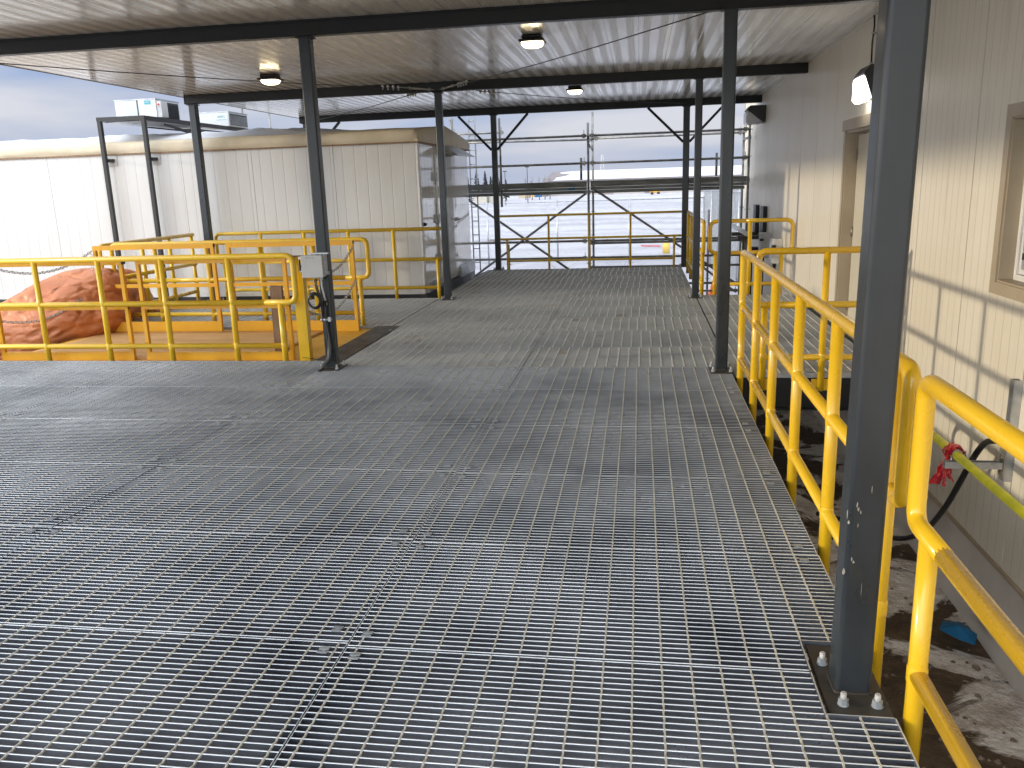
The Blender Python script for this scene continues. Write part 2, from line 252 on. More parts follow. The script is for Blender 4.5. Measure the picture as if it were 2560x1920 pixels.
# ---------------------------------------------------------------- mesh builder
class MB:
    def __init__(s): s.v = []; s.f = []; s.sm = []
    def add(s, vs, fs, smooth=False):
        o = len(s.v); s.v += [tuple(v) for v in vs]; s.f += [tuple(i + o for i in f) for f in fs]; s.sm += [smooth] * len(fs); return s
    def box(s, a, b, bev=0.0):
        x0, y0, z0 = (min(a[i], b[i]) for i in range(3)); x1, y1, z1 = (max(a[i], b[i]) for i in range(3))
        if bev <= 0:
            return s.add([(x0, y0, z0), (x1, y0, z0), (x1, y1, z0), (x0, y1, z0), (x0, y0, z1), (x1, y0, z1), (x1, y1, z1), (x0, y1, z1)],
                         [(0, 3, 2, 1), (4, 5, 6, 7), (0, 1, 5, 4), (1, 2, 6, 5), (2, 3, 7, 6), (3, 0, 4, 7)])
        r = bev; pts = []
        for z, i in ((z0, r), (z0 + r, 0), (z1 - r, 0), (z1, r)):
            q = r if i == 0 else r
            pts.append([(x0 + i + (r if not i else 0), y0 + i, z), (x1 - i - (r if not i else 0), y0 + i, z), (x1 - i, y0 + i + (r if not i else 0), z), (x1 - i, y1 - i - (r if not i else 0), z),
                        (x1 - i - (r if not i else 0), y1 - i, z), (x0 + i + (r if not i else 0), y1 - i, z), (x0 + i, y1 - i - (r if not i else 0), z), (x0 + i, y0 + i + (r if not i else 0), z)])
        vs = [p for ring in pts for p in ring]; fs = [tuple(range(7, -1, -1)), tuple(range(24, 32))]
        for k in range(3):
            for j in range(8): fs.append((k * 8 + j, k * 8 + (j + 1) % 8, k * 8 + 8 + (j + 1) % 8, k * 8 + 8 + j))
        return s.add(vs, fs)
    def vtube(s, x, y, z0, z1, hx, hy, r=0.012, seg=3):
        """square hollow section with rounded corners, vertical"""
        ring = []
        for cx, cy, a0 in ((hx - r, hy - r, 0), (-hx + r, hy - r, 90), (-hx + r, -hy + r, 180), (hx - r, -hy + r, 270)):
            for i in range(seg + 1):
                a = R(a0 + 90 * i / seg); ring.append((x + cx + r * math.cos(a), y + cy + r * math.sin(a)))
        n = len(ring); vs = [(p[0], p[1], z0) for p in ring] + [(p[0], p[1], z1) for p in ring]
        return s.add(vs, [tuple(range(n - 1, -1, -1)), tuple(range(n, 2 * n))] + [(i, (i + 1) % n, n + (i + 1) % n, n + i) for i in range(n)])
    def tube(s, path, r, seg=12, caps=True, closed=False):
        P = [Vector(p) for p in path]; n = len(P); vs = []; fs = []
        rr = r if isinstance(r, (list, tuple)) else [r] * n
        prev = None
        for i, p in enumerate(P):
            if closed: t = (P[(i + 1) % n] - P[i - 1]).normalized()
            else:
                t = (P[min(i + 1, n - 1)] - P[max(i - 1, 0)]).normalized()
            if prev is None:
                u = t.cross(Vector((0, 0, 1)))
                if u.length < 1e-3: u = t.cross(Vector((0, 1, 0)))
                u.normalize()
            else:
                u = (prev - prev.dot(t) * t).normalized()
            prev = u; v = t.cross(u)
            sc = 1.0
            if 0 < i < n - 1 and not closed:
                c = (P[i] - P[i - 1]).normalized().dot((P[i + 1] - P[i]).normalized()); sc = 1.0 / max(math.sqrt((1 + c) / 2), 0.5)
                b = ((P[i + 1] - P[i]).normalized() - (P[i] - P[i - 1]).normalized())
                if b.length > 1e-4: b.normalize()
                else: sc = 1
            for k in range(seg):
                a = 2 * math.pi * k / seg; d = math.cos(a) * u + math.sin(a) * v
                if sc > 1.001: d = d + (sc - 1) * d.dot(b) * b
                vs.append(p + rr[i] * d)
        m_ = n if closed else n - 1
        for i in range(m_):
            for k in range(seg):
                a = i * seg + k; b_ = i * seg + (k + 1) % seg; c = ((i + 1) % n) * seg + (k + 1) % seg; d = ((i + 1) % n) * seg + k
                fs.append((a, b_, c, d))
        s.add(vs, fs, True)
        if caps and not closed:
            o = len(s.v) - n * seg
            s.f.append(tuple(o + k for k in range(seg - 1, -1, -1))); s.sm.append(False)
            s.f.append(tuple(o + (n - 1) * seg + k for k in range(seg))); s.sm.append(False)
        return s
    def bar(s, a, b, w_, h, up=(0, 0, 1)):
        a = Vector(a); b = Vector(b); t = (b - a).normalized(); u = t.cross(Vector(up))
        if u.length < 1e-3: u = t.cross(Vector((0, 1, 0)))
        u.normalize(); v = u.cross(t)
        q = [(-w_ / 2, -h / 2), (w_ / 2, -h / 2), (w_ / 2, h / 2), (-w_ / 2, h / 2)]
        vs = [p + u * i + v * j for p in (a, b) for i, j in q]
        return s.add(vs, [(0, 1, 2, 3), (7, 6, 5, 4), (0, 4, 5, 1), (1, 5, 6, 2), (2, 6, 7, 3), (3, 7, 4, 0)])
    def cyl(s, c, r0, r1, h, seg=16, axis='z'):
        vs = []
        for t, r in ((0, r0), (h, r1)):
            for k in range(seg):
                a = 2 * math.pi * k / seg; x = r * math.cos(a); y = r * math.sin(a)
                vs.append({'z': (c[0] + x, c[1] + y, c[2] + t), 'x': (c[0] + t, c[1] + x, c[2] + y), 'y': (c[0] + x, c[1] + t, c[2] + y)}[axis])
        fs = [tuple(range(seg)), tuple(range(seg, 2 * seg))]
        s.add(vs, fs); o = len(s.v) - 2 * seg
        for k in range(seg): s.f.append((o + k, o + (k + 1) % seg, o + seg + (k + 1) % seg, o + seg + k)); s.sm.append(seg > 8)
        return s
ORG = {}
def build(mb, name, mt, parent=None, fix=True):
    me = bpy.data.meshes.new(name)
    o = bpy.data.objects.new(name, me); col.objects.link(o)
    org = ORG.get(parent.name, Vector((0, 0, 0))) if parent else Vector((0, 0, 0))
    if not parent:
        xs = [v[0] for v in mb.v]; ys = [v[1] for v in mb.v]; zs = [v[2] for v in mb.v]
        org = Vector(((min(xs) + max(xs)) / 2, (min(ys) + max(ys)) / 2, min(zs))); o.location = org
    me.from_pydata([(v[0] - org.x, v[1] - org.y, v[2] - org.z) for v in mb.v], [], mb.f)
    me.polygons.foreach_set('use_smooth', mb.sm)
    if isinstance(mt, str): mt = M[mt]
    me.materials.append(mt)
    if fix:
        import bmesh
        bm = bmesh.new(); bm.from_mesh(me); bmesh.ops.recalc_face_normals(bm, faces=bm.faces); bm.to_mesh(me); bm.free()
    me.update()
    if parent: o.parent = parent
    ORG[o.name] = org
    return o
def tag(o, label=None, cat=None, group=None, kind=None):
    if label: o['label'] = label
    if cat: o['category'] = cat
    if group: o['group'] = group
    if kind or cat: o['kind'] = kind or 'thing'
    return o
def thing(name, loc, label, cat, group=None):
    o = bpy.data.objects.new(name, None); col.objects.link(o); o.location = loc; o.empty_display_size = 0.1
    ORG[o.name] = Vector(loc); return tag(o, label, cat, group)
def copy_tree(o, parent=None):
    c = o.copy(); col.objects.link(c)
    if parent: c.parent = parent
    ORG[c.name] = ORG.get(o.name, Vector((0, 0, 0)))
    for ch in list(o.children): copy_tree(ch, c)
    return c
def fillet(pts, r, n=6):
    P = [Vector(p) for p in pts]; out_ = [P[0]]
    for i in range(1, len(P) - 1):
        a = (P[i - 1] - P[i]).normalized(); b = (P[i + 1] - P[i]).normalized()
        ang = a.angle(b); d = min(r / math.tan(ang / 2), (P[i - 1] - P[i]).length * 0.49, (P[i + 1] - P[i]).length * 0.49)
        p0 = P[i] + a * d; p1 = P[i] + b * d
        for k in range(n + 1):
            t = k / n; out_.append((1 - t) ** 2 * p0 + 2 * t * (1 - t) * P[i] + t * t * p1)
    out_.append(P[-1]); return out_
def text_mesh(s_, size, name):
    cu = bpy.data.curves.new(name, 'FONT'); cu.body = s_; cu.size = size; cu.extrude = 0.0008; cu.align_x = 'CENTER'; cu.align_y = 'CENTER'
    t = bpy.data.objects.new(name, cu); col.objects.link(t); dg = bpy.context.evaluated_depsgraph_get(); dg.update()
    me = bpy.data.meshes.new_from_object(t.evaluated_get(dg)); bpy.data.objects.remove(t); bpy.data.curves.remove(cu)
    return me
def put_text(s_, size, mt, loc, rot, parent, name='lettering', sx=1.0):
    me = text_mesh(s_, size, name); me.materials.clear(); me.materials.append(M[mt])
    o = bpy.data.objects.new(name, me); col.objects.link(o); o.parent = parent
    o.location = Vector(loc) - ORG[parent.name]; o.rotation_euler = rot; o.scale = (sx, 1, 1); return o
GZ = -1.2
# ================================================================ SETTING
def ground():
    mb = MB()
    def axis(a, b, fine0, fine1, st):
        v = []; x = a
        while x < fine0: v.append(x); x += max(st, (fine0 - x) * 0.3)
        x = fine0
        while x < fine1: v.append(x); x += st
        while x < b: v.append(x); x += max(st, (x - fine1) * 0.25 + st)
        v.append(b); return v
    xs = axis(-700, 700, -14, 12, 0.22); ys = axis(-60, 1100, -2, 26, 0.22)
    nx = len(xs)
    for y in ys:
        for x in xs:
            a = 0.05 if y < 26 else 0.14
            z = GZ + a * noise.fractal(Vector((x * 0.7, y * 0.7, 0)), 1.0, 2.0, 3) * (1 if abs(x) < 60 else 0)
            if y > 24: z += 0.12 * noise.noise(Vector((x * 0.05, y * 0.3, 4)))
            if y > 30 and x > 3: z += 0.0
            mb.v.append((x, y, z))
    for j in range(len(ys) - 1):
        for i in range(nx - 1):
            mb.f.append((j * nx + i, j * nx + i + 1, (j + 1) * nx + i + 1, (j + 1) * nx + i)); mb.sm.append(True)
    o = build(mb, 'ground', 'ground', fix=False); tag(o, kind='structure')
ground()
# ================================================================ GRATING DECK
PIT = 0.0323
GR = 'steel grating panels of the deck'
def grating(w_, d, pitch, bh=0.034, cut=None, rods_off=0.0, rw=1.0):
    """panel lying from (0,0) to (w_,d), top at z=0; returns (bars, rods) builders"""
    A = MB(); B = MB(); n = max(2, int(round((d - 0.012) / pitch))); st = (d - 0.012) / n; t = 0.0050
    def clip(y):
        if cut and cut[1] - 0.004 <= y <= cut[3] + 0.004: return cut[0]
        return w_ - 0.0008
    for i in range(n + 1):
        y = 0.006 + i * st
        X0, X1 = 0.003, clip(y) - 0.002
        A.add([(X0, y - t / 2, -bh), (X1, y - t / 2, -bh), (X1, y - t / 2, -0.0018), (X0, y - t / 2, -0.0018), (X1, y - t / 2 + 0.0010, 0), (X0, y - t / 2 + 0.0010, 0),
               (X1, y + t / 2 - 0.0010, 0), (X0, y + t / 2 - 0.0010, 0), (X1, y + t / 2, -0.0018), (X0, y + t / 2, -0.0018), (X1, y + t / 2, -bh), (X0, y + t / 2, -bh)],
              [(0, 1, 2, 3), (3, 2, 4, 5), (5, 4, 6, 7), (7, 6, 8, 9), (9, 8, 10, 11), (0, 3, 5, 7, 9, 11), (1, 10, 8, 6, 4, 2)])
    # banding bars
    if cut and cut[1] <= 0:
        A.box((cut[0], 0.004, -bh), (cut[0] + 0.005, cut[3], 0.001)); A.box((cut[0], cut[3], -bh), (w_ - 0.0008, cut[3] + 0.005, 0.001)); A.box((w_ - 0.0058, cut[3], -bh), (w_ - 0.0008, d - 0.004, 0.001))
    elif cut:
        A.box((cut[0], cut[1], -bh), (cut[0] + 0.005, d - 0.004, 0.001)); A.box((cut[0], cut[1] - 0.005, -bh), (w_ - 0.0008, cut[1], 0.001)); A.box((w_ - 0.0058, 0.004, -bh), (w_ - 0.0008, cut[1], 0.001))
    else: A.box((w_ - 0.0058, 0.004, -bh), (w_ - 0.0022, d - 0.004, -0.0012))
    A.box((0.0022, 0.004, -bh), (0.0058, d - 0.004, -0.0012))
    k = 0; x = 0.045 + rods_off
    while x < w_ - 0.02:
        y0, y1 = 0.006, d - 0.006
        if cut and x > cut[0] - 0.01:
            if cut[1] <= 0: y0 = cut[3]
            else: y1 = cut[1]
        ring = []; yy = y0; rings = []
        j = 0
        while True:
            on = j % 2 == 0
            hw = (0.0038 if on else 0.0025) * rw; zt = 0.0010 if on else (-0.0020 if rw == 1 else 0.0004)
            rings.append((yy, hw, zt, 0.0012 * (1 if (j // 2) % 2 else -1) if not on else 0))
            if yy >= y1 - 1e-6: break
            yy = min(yy + st / 2, y1); j += 1
        vs = []; fs = []
        for (yv, hw, zt, off) in rings: vs += [(x - hw + off, yv, zt), (x + hw + off, yv, zt), (x + hw + off, yv, zt - 0.007), (x - hw + off, yv, zt - 0.007)]
        for q in range(len(rings) - 1):
            for c in range(4): fs.append((q * 4 + c, q * 4 + (c + 1) % 4, q * 4 + 4 + (c + 1) % 4, q * 4 + 4 + c))
        B.add(vs, fs); x += 0.1016
    return A, B
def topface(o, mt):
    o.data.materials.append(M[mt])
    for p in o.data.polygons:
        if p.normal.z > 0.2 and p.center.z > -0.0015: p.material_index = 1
def clip_mesh():
    c = MB(); c.box((-0.019, -0.012, 0.0015), (0.019, -0.002, 0.006)); c.box((-0.010, -0.002, -0.006), (0.010, 0.010, -0.002)); c.box((-0.019, 0.010, 0.0015), (0.019, 0.024, 0.006))
    c.box((-0.010, -0.003, -0.006), (0.010, -0.0015, 0.005)); c.box((-0.010, 0.0095, -0.006), (0.010, 0.011, 0.005)); c.cyl((0, 0.004, -0.002), 0.005, 0.005, 0.004, 8)
    return c
rowsy = [0.72, 1.695, 2.655, 3.59, 4.57, 5.575, 6.62, 7.48, 8.41, 9.40, 10.35, 11.25, 12.25, 13.2, 14.15, 15.05, 15.8, 16.5]
proto = {}
ordn = ['first', 'second', 'third', 'fourth', 'fifth', 'sixth', 'seventh', 'eighth', 'ninth', 'tenth', 'eleventh', 'twelfth', 'thirteenth', 'fourteenth', 'fifteenth', 'sixteenth', 'seventeenth', 'eighteenth']
def place_panel(x0, x1, y0, y1, key, pitch, mats, label, cut=None, clips=True, off=0.0):
    w_ = round(x1 - x0, 3); K = (key, w_, cut, off, pitch)
    d0 = 0.95 if cut is None else (y1 - y0)
    if K not in proto:
        A, B = grating(w_, d0, pitch, cut=cut, rods_off=off, rw=1.0 if key == 'n' else 1.7)
        t = thing('grating_panel', (0, 0, 0), label, 'grating panel', GR)
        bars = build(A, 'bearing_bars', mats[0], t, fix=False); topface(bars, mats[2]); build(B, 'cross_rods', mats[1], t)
        if clips:
            cm = None
            for cx, cy in ((0.055, 0.075), (0.055, d0 - 0.075), (w_ - 0.075, 0.075), (w_ - 0.075, d0 - 0.075)):
                if cut and cx > cut[0] - 0.02 and (cy < cut[3] and cut[1] <= 0 or cy > cut[1] > 0): continue
                if cm is None: o = build(clip_mesh(), 'saddle_clip', 'zinc', t); cm = o
                else: o = cm.copy(); col.objects.link(o); o.parent = t
                o.location = (cx, cy, 0)
        proto[K] = t; o = t
    else: o = copy_tree(proto[K])
    o.location = (x0, y0, random.uniform(-0.0025, 0.0015)); o.scale = (1, (y1 - y0) / d0, 1)
    o['label'] = label; return o
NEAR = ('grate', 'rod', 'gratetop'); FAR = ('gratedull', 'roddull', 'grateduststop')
cols = [(-1.08, 0.80, 'right column beside the railing'), (-3.02, -1.08, 'middle column'), (-4.96, -3.02, 'left column'), (-6.90, -4.96, 'outer left column'), (-8.84, -6.90, 'farthest left column')]
for ci, (x0, x1, cn) in enumerate(cols):
    for ri in range(7):
        if ci == 4 and ri > 4: pass
        y0, y1 = rowsy[ri], rowsy[ri + 1]
        if ci: y0 += 0.03 * (1 if ri else 0); y1 += 0.03 if ri < 6 else 0
        if ci >= 2 and ri == 6: y1 = 7.74
        if ri == 6 and ci < 2: y1 = 7.47
        cut = None
        if ci == 0 and ri == 1: cut = (1.665, 2.42 - y0, 9, 9)
        if ci == 0 and ri == 2: cut = (1.665, -1, 9, 2.85 - y0)
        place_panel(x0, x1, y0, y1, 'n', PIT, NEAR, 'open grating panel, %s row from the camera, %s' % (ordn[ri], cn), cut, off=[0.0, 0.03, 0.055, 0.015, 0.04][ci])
for ri in range(7, 17):
    y0, y1 = rowsy[ri], rowsy[ri + 1]
    rn = ordn[ri - 7]
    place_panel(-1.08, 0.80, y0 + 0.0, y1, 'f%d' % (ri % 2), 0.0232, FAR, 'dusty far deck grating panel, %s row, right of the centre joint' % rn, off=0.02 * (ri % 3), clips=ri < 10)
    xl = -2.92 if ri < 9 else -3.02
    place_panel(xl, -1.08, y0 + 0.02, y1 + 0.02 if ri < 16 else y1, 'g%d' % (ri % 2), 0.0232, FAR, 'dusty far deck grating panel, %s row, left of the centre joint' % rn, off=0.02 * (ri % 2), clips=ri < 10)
ys = [9.83, 10.67, 11.50, 12.36]
for i in range(3):
    for x0, x1, nm in ((-4.96, -3.03, 'next to the walkway'), (-6.93, -4.97, 'by the orange tarp bundle')):
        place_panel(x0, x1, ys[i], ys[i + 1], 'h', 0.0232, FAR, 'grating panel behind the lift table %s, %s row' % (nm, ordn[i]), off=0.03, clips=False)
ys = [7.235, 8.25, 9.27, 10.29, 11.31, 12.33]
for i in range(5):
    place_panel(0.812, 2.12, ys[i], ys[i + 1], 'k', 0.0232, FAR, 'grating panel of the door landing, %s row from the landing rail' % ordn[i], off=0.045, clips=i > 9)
# steel frame under the deck
t = thing('deck_frame', (0, 8, GZ), 'dark steel beams and stub posts under the grating deck', 'deck frame')
for x, y0, y1 in ((0.76, 0.4, 16.5), (-1.08, 0.4, 16.5), (-3.06, 0.4, 16.5), (-4.96, 0.4, 7.74), (-6.93, 0.4, 7.74), (-8.8, 0.4, 7.7)):
    mb = MB(); mb.box((x - 0.05, y0, -0.052), (x + 0.045, y1, -0.037)); mb.box((x - 0.004, y0, -0.235), (x + 0.004, y1, -0.052)); mb.box((x - 0.05, y0, -0.25), (x + 0.045, y1, -0.235))
    build(mb, 'longitudinal_beam', 'beam', t)
for x, y0, y1 in ((-4.96, 9.83, 12.36), (-6.9, 9.83, 12.36)):
    mb = MB(); mb.box((x - 0.04, y0, -0.24), (x + 0.04, y1, -0.037)); build(mb, 'longitudinal_beam', 'beam', t)
for y, x0, x1 in ((7.52, -8.8, -3.12), (7.52, -1.0, 0.7), (9.86, -6.85, -3.12), (12.3, -6.85, -3.12), (16.46, -3.0, 0.7), (2.6, -8.7, 0.7), (5.0, -8.7, 0.7)):
    for a, b in [(x0, x1)]:
        mb = MB(); mb.box((a, y - 0.04, -0.27), (b, y + 0.04, -0.254)); mb.box((a, y - 0.004, -0.46), (b, y + 0.004, -0.27)); mb.box((a, y - 0.04, -0.47), (b, y + 0.04, -0.46)); build(mb, 'cross_beam', 'beam', t)
for x, y in ((0.7, 2.6), (0.7, 7.4), (0.75, 12.1), (-2.9, 7.6), (-2.86, 12.1), (-6.6, 12.1), (-6.7, 7.6), (-2.9, 2.6), (-6.7, 2.6)):
    mb = MB(); mb.vtube(x, y, GZ - 0.1, -0.475, 0.06, 0.06); build(mb, 'stub_post', 'beam', t)
t = thing('landing_frame', (1.5, 7.25, -0.3), 'dark channel beams carrying the door landing beside the building wall', 'deck frame')
mb = MB(); mb.box((0.83, 7.215, -0.036), (2.16, 7.232, 0.001)); build(mb, 'edge_trim', 'galv', t)
mb = MB(); mb.box((0.83, 7.255, -0.31), (2.16, 7.27, -0.04)); mb.box((0.83, 7.21, -0.325), (2.16, 7.27, -0.31)); build(mb, 'channel_beam', 'beam', t)
for x in (0.86, 2.13):
    mb = MB(); mb.box((x - 0.02, 7.27, -0.30), (x + 0.02, 12.35, -0.038)); build(mb, 'side_beam', 'beam', t)
mb = MB(); mb.box((0.9, 12.3, -0.30), (2.1, 12.36, -0.038)); build(mb, 'side_beam', 'beam', t)
for x, y in ((0.95, 12.2), (2.05, 12.2), (2.05, 7.4)):
    mb = MB(); mb.vtube(x, y, GZ - 0.1, -0.33, 0.05, 0.05); build(mb, 'stub_post', 'beam', t)
# dock plate beside lift
t = thing('dock_plate', (-3.07, 8.7, 0), 'dark ribbed threshold plate between the walkway grating and the yellow lift table', 'threshold plate')
mb = MB()
for i in range(9):
    x = -3.22 + i * 0.0325; mb.box((x, 7.76, -0.02), (x + 0.026, 9.80, 0.004))
mb.box((-3.225, 7.755, -0.03), (-2.925, 9.805, -0.018)); build(mb, 'ribbed_plate', 'tread', t)
# ================================================================ COLUMNS
CG = 'charcoal steel columns carrying the canopy roof'
def column(x, y, label, top=2.97, hx=0.052, hy=0.052, z0=0.012, px=(-0.10, 0.10), py=(-0.13, 0.13), bolts=((-0.075, -0.10), (0.075, -0.10), (-0.075, 0.10), (0.075, 0.10)), lean=0.0, braces=()):
    t = thing('steel_column', (x, y, z0), label, 'column', CG)
    mb = MB(); mb.vtube(x, y, z0, top, hx, hy, 0.014, 4); mb.v = [(v[0] + lean * (v[2] - z0), v[1], v[2]) for v in mb.v]; build(mb, 'shaft', 'steel', t)
    mb = MB(); mb.box((x + px[0], y + py[0], z0 - 0.016), (x + px[1], y + py[1], z0 - 0.0015), 0.003); pl = build(mb, 'base_plate', 'plate', t)
    mb = MB(); n = 16  # weld bead round the foot
    mb.vtube(x, y, z0 - 0.0012, z0 + 0.008, hx + 0.006, hy + 0.006, 0.016, 4); build(mb, 'weld', 'plate', t)
    for bx, by in bolts:
        s_ = 1.0
        mb = MB(); mb.cyl((x + bx, y + by, z0 - 0.001), 0.0185 * s_, 0.0185 * s_, 0.003, 20); mb.cyl((x + bx, y + by, z0 + 0.002), 0.0165 * s_, 0.0165 * s_, 0.019 * s_, 6)
        b = build(mb, 'anchor_nut', 'zinc', t)
        mb = MB(); mb.cyl((x + bx, y + by, z0 + 0.020), 0.0098, 0.0098, 0.020, 14); mb.cyl((x + bx, y + by, z0 + 0.040), 0.0098, 0.0078, 0.003, 14); build(mb, 'stud', 'whitebolt', b)
    mb = MB(); mb.box((x - hx - 0.02, y - hy - 0.006, top - 0.012), (x + hx + 0.02, y + hy + 0.006, top - 0.001)); build(mb, 'cap_plate', 'beam', t)
    for (a, b) in braces:
        mb = MB(); mb.bar(a, b, 0.045, 0.045); build(mb, 'knee_brace', 'beam', t)
    return t
near_col = column(0.702, 2.607, 'nearest and largest charcoal column, scuffed, at the deck edge between the two yellow rails', z0=-0.010, lean=0.0085, hx=0.056, hy=0.057, px=(-0.098, 0.098), py=(-0.178, 0.24), bolts=((-0.063, 0.115), (-0.045, -0.118), (0.06, -0.118), (0.062, 0.165)))
_nc = near_col
mb = MB(); random.seed(8)
def fleck(x, z, w_, h): 
    n = 7; x -= 0.026; z += 0.085; pts = [(x + w_ * 0.8 * random.uniform(.4, 1) * math.cos(6.283 * q / n), 2.5493, z + h * random.uniform(.4, 1) * math.sin(6.283 * q / n)) for q in range(n)]
    mb.add(pts, [tuple(range(n))])
for x, z, w_, h in ((0.705, 0.555, .006, .010), (0.712, 0.545, .005, .008), (0.700, 0.570, .004, .012), (0.706, 0.500, .002, .010), (0.694, 0.385, .004, .009), (0.700, 0.375, .006, .007), (0.672, 0.54, .004, .022), (0.678, 0.51, .005, .012), (0.672, 0.34, .007, .016), (0.74, 0.62, .002, .02), (0.73, 0.28, .001, .03)): fleck(x, z, w_, h)
build(mb, 'paint_chips', 'chip', _nc, fix=False)['kind'] = 'stuff'
column(0.715, 7.34, 'charcoal column standing beside the far end of the right-hand railing')
column(0.79, 12.12, 'charcoal column at the right deck corner just before the end bay', hx=0.048, hy=0.048)
column(0.855, 16.5, 'right-hand column of the far end bay with two knee braces', hx=0.06, hy=0.05, braces=(((0.80, 16.5, 2.33), (0.14, 16.5, 2.97)), ((0.915, 16.5, 2.33), (1.54, 16.5, 2.97))))
column(-2.905, 7.42, 'charcoal column carrying the grey junction box and black cables')
column(-2.86, 12.2, 'charcoal column in front of the glossy shelter end wall', hx=0.05, hy=0.05)
column(-2.80, 16.5, 'left-hand column of the far end bay with two knee braces', hx=0.055, hy=0.05, braces=(((-2.86, 16.5, 2.32), (-3.49, 16.5, 2.97)), ((-2.745, 16.5, 2.32), (-2.13, 16.5, 2.97))))
column(-6.60, 12.15, 'outermost left column in front of the long white shelter wall', hx=0.055, hy=0.055, top=2.965)
column(-6.60, 16.5, 'rear left column rising behind the white shelter roof with a knee brace', hx=0.055, hy=0.05, braces=(((-6.54, 16.5, 2.32), (-5.9, 16.5, 2.97)),), z0=-0.5)
# ================================================================ CANOPY ROOF
t = thing('canopy', (-2.3, 8, 3.10), 'flat canopy of white ribbed liner panels over the deck', 'canopy roof')
mb = MB(); mb.box((-6.85, -0.6, 3.10), (2.2, 16.85, 3.22)); build(mb, 'liner_panels', 'ceiling', t)
mb = MB(); mb.box((-6.87, -0.62, 3.095), (-6.852, 16.87, 3.25)); mb.box((-6.85, 16.852, 3.095), (2.2, 16.87, 3.25)); build(mb, 'edge_flashing', 'beam', t)
BG = 'dark cross beams under the canopy'
for y, x0, x1, lb in ((2.6, -6.75, 2.2, 'dark cross beam over the nearest column, above the picture'), (7.4, -6.75, 2.2, 'dark cross beam nearest the camera, running across the top of the view'),
                      (12.15, -6.70, 2.2, 'dark cross beam midway along the canopy with cable turnbuckles'), (16.5, -6.72, 2.24, 'dark cross beam at the open far end of the canopy')):
    t = thing('canopy_beam', ((x0 + x1) / 2, y, 2.97), lb, 'beam', BG)
    mb = MB(); mb.box((x0, y - 0.05, 2.971), (x1, y + 0.05, 3.0985), 0.006); build(mb, 'box_section', 'beam', t)
    mb = MB(); mb.box((x1 - 0.0, y - 0.056, 2.965), (x1 + 0.012, y + 0.056, 3.099)) if y > 16 else mb.box((x0 - 0.012, y - 0.052, 2.97), (x0, y + 0.052, 3.0985)); build(mb, 'end_cap', 'galv' if y > 16 else 'beam', t)
    mb = MB(); mb.box((x0 + 0.1, y - 0.066, 3.083), (x1 - 0.1, y - 0.053, 3.0985)); build(mb, 'sealant_angle', 'beam', t)
def cable(a, b, tb, label, rusty=False):
    a = Vector(a); b = Vector(b); d = (b - a).normalized(); Lh = (b - a).length
    t = thing('brace_cable', tuple(a), label, 'bracing cable', 'bracing cables under the canopy')
    mb = MB(); pts = [a + (b - a) * i / 8 + Vector((0, 0, -0.03 * math.sin(math.pi * i / 8))) for i in range(9)]; mb.tube(pts, 0.0055, 6); build(mb, 'wire_rope', 'black', t)
    s = 'brass' if rusty else 'galv'
    if tb:
        mb = MB(); mb.tube([a + d * 0.10, a + d * 0.42], 0.013, 8); mb.tube([a + d * 0.42, a + d * 0.60], 0.007, 8); mb.tube([a, a + d * 0.10], 0.007, 8); mb.tube([a + d * 0.08, a + d * 0.11], 0.022, 8); mb.tube([a + d * 0.41, a + d * 0.44], 0.018, 8)
        build(mb, 'turnbuckle', s, t)
    for i in range(4):
        p = a + d * ((0.62 if tb else 0.08) + i * 0.085)
        mb = MB(); mb.tube([p - d * 0.010, p + d * 0.010], 0.021, 8); mb.tube([p + Vector((0, 0, -0.034)), p + Vector((0, 0, 0.028))], 0.006, 6); mb.cyl((p.x, p.y, p.z - 0.038), 0.011, 0.011, 0.010, 6); build(mb, 'rope_clamp', s, t)
cable((-2.88, 12.08, 2.995), (-6.62, 7.46, 2.995), True, 'bracing cable with turnbuckle running left from the middle column')
cable((-2.80, 12.08, 2.995), (0.62, 7.46, 2.995), True, 'bracing cable with turnbuckle crossing above the near ceiling lamp towards the right')
cable((-3.25, 12.55, 3.02), (-6.55, 16.42, 2.99), False, 'rusty-ended bracing cable behind the middle beam slanting down to the left', True)
cable((-2.38, 12.6, 3.01), (0.85, 16.42, 3.01), False, 'rusty-ended bracing cable passing the farthest ceiling lamp', True)
for x, y in ((0.62, 7.52), (0.62, 16.40)):
    pass
def ceiling_lamp(x, y, label):
    t = thing('ceiling_lamp', (x, y, 3.0), label, 'ceiling lamp', 'lit lamps on the canopy ceiling')
    mb = MB(); mb.box((x - 0.10, y - 0.10, 3.055), (x + 0.10, y + 0.10, 3.0985), 0.012); mb.box((x - 0.128, y - 0.128, 3.030), (x + 0.128, y + 0.128, 3.054), 0.008); build(mb, 'housing', 'black', t)
    mb = MB(); n = 16; prof = [(0.112, 3.0295), (0.110, 3.016), (0.092, 2.996), (0.062, 2.984), (0.0, 2.980)]
    vs = []; fs = []
    for r, z in prof[:-1]:
        for k in range(n):
            a = 2 * math.pi * (k + 0.5) / n; q = max(abs(math.cos(a)), abs(math.sin(a))) ** 0.6; vs.append((x + r * math.cos(a) / q, y + r * math.sin(a) / q, z))
    vs.append((x, y, 2.980))
    for i in range(3):
        for k in range(n): fs.append((i * n + k, i * n + (k + 1) % n, (i + 1) * n + (k + 1) % n, (i + 1) * n + k))
    for k in range(n): fs.append((3 * n + k, 3 * n + (k + 1) % n, 4 * n))
    mb.add(vs, fs, True); build(mb, 'lens', 'lamp', t)
ceiling_lamp(-4.62, 10.5, 'lit ceiling lamp left of the column with the junction box')
ceiling_lamp(-1.07, 8.80, 'nearest lit ceiling lamp, in the middle of the canopy')
ceiling_lamp(-1.00, 13.5, 'farthest lit ceiling lamp, above the open end bay')
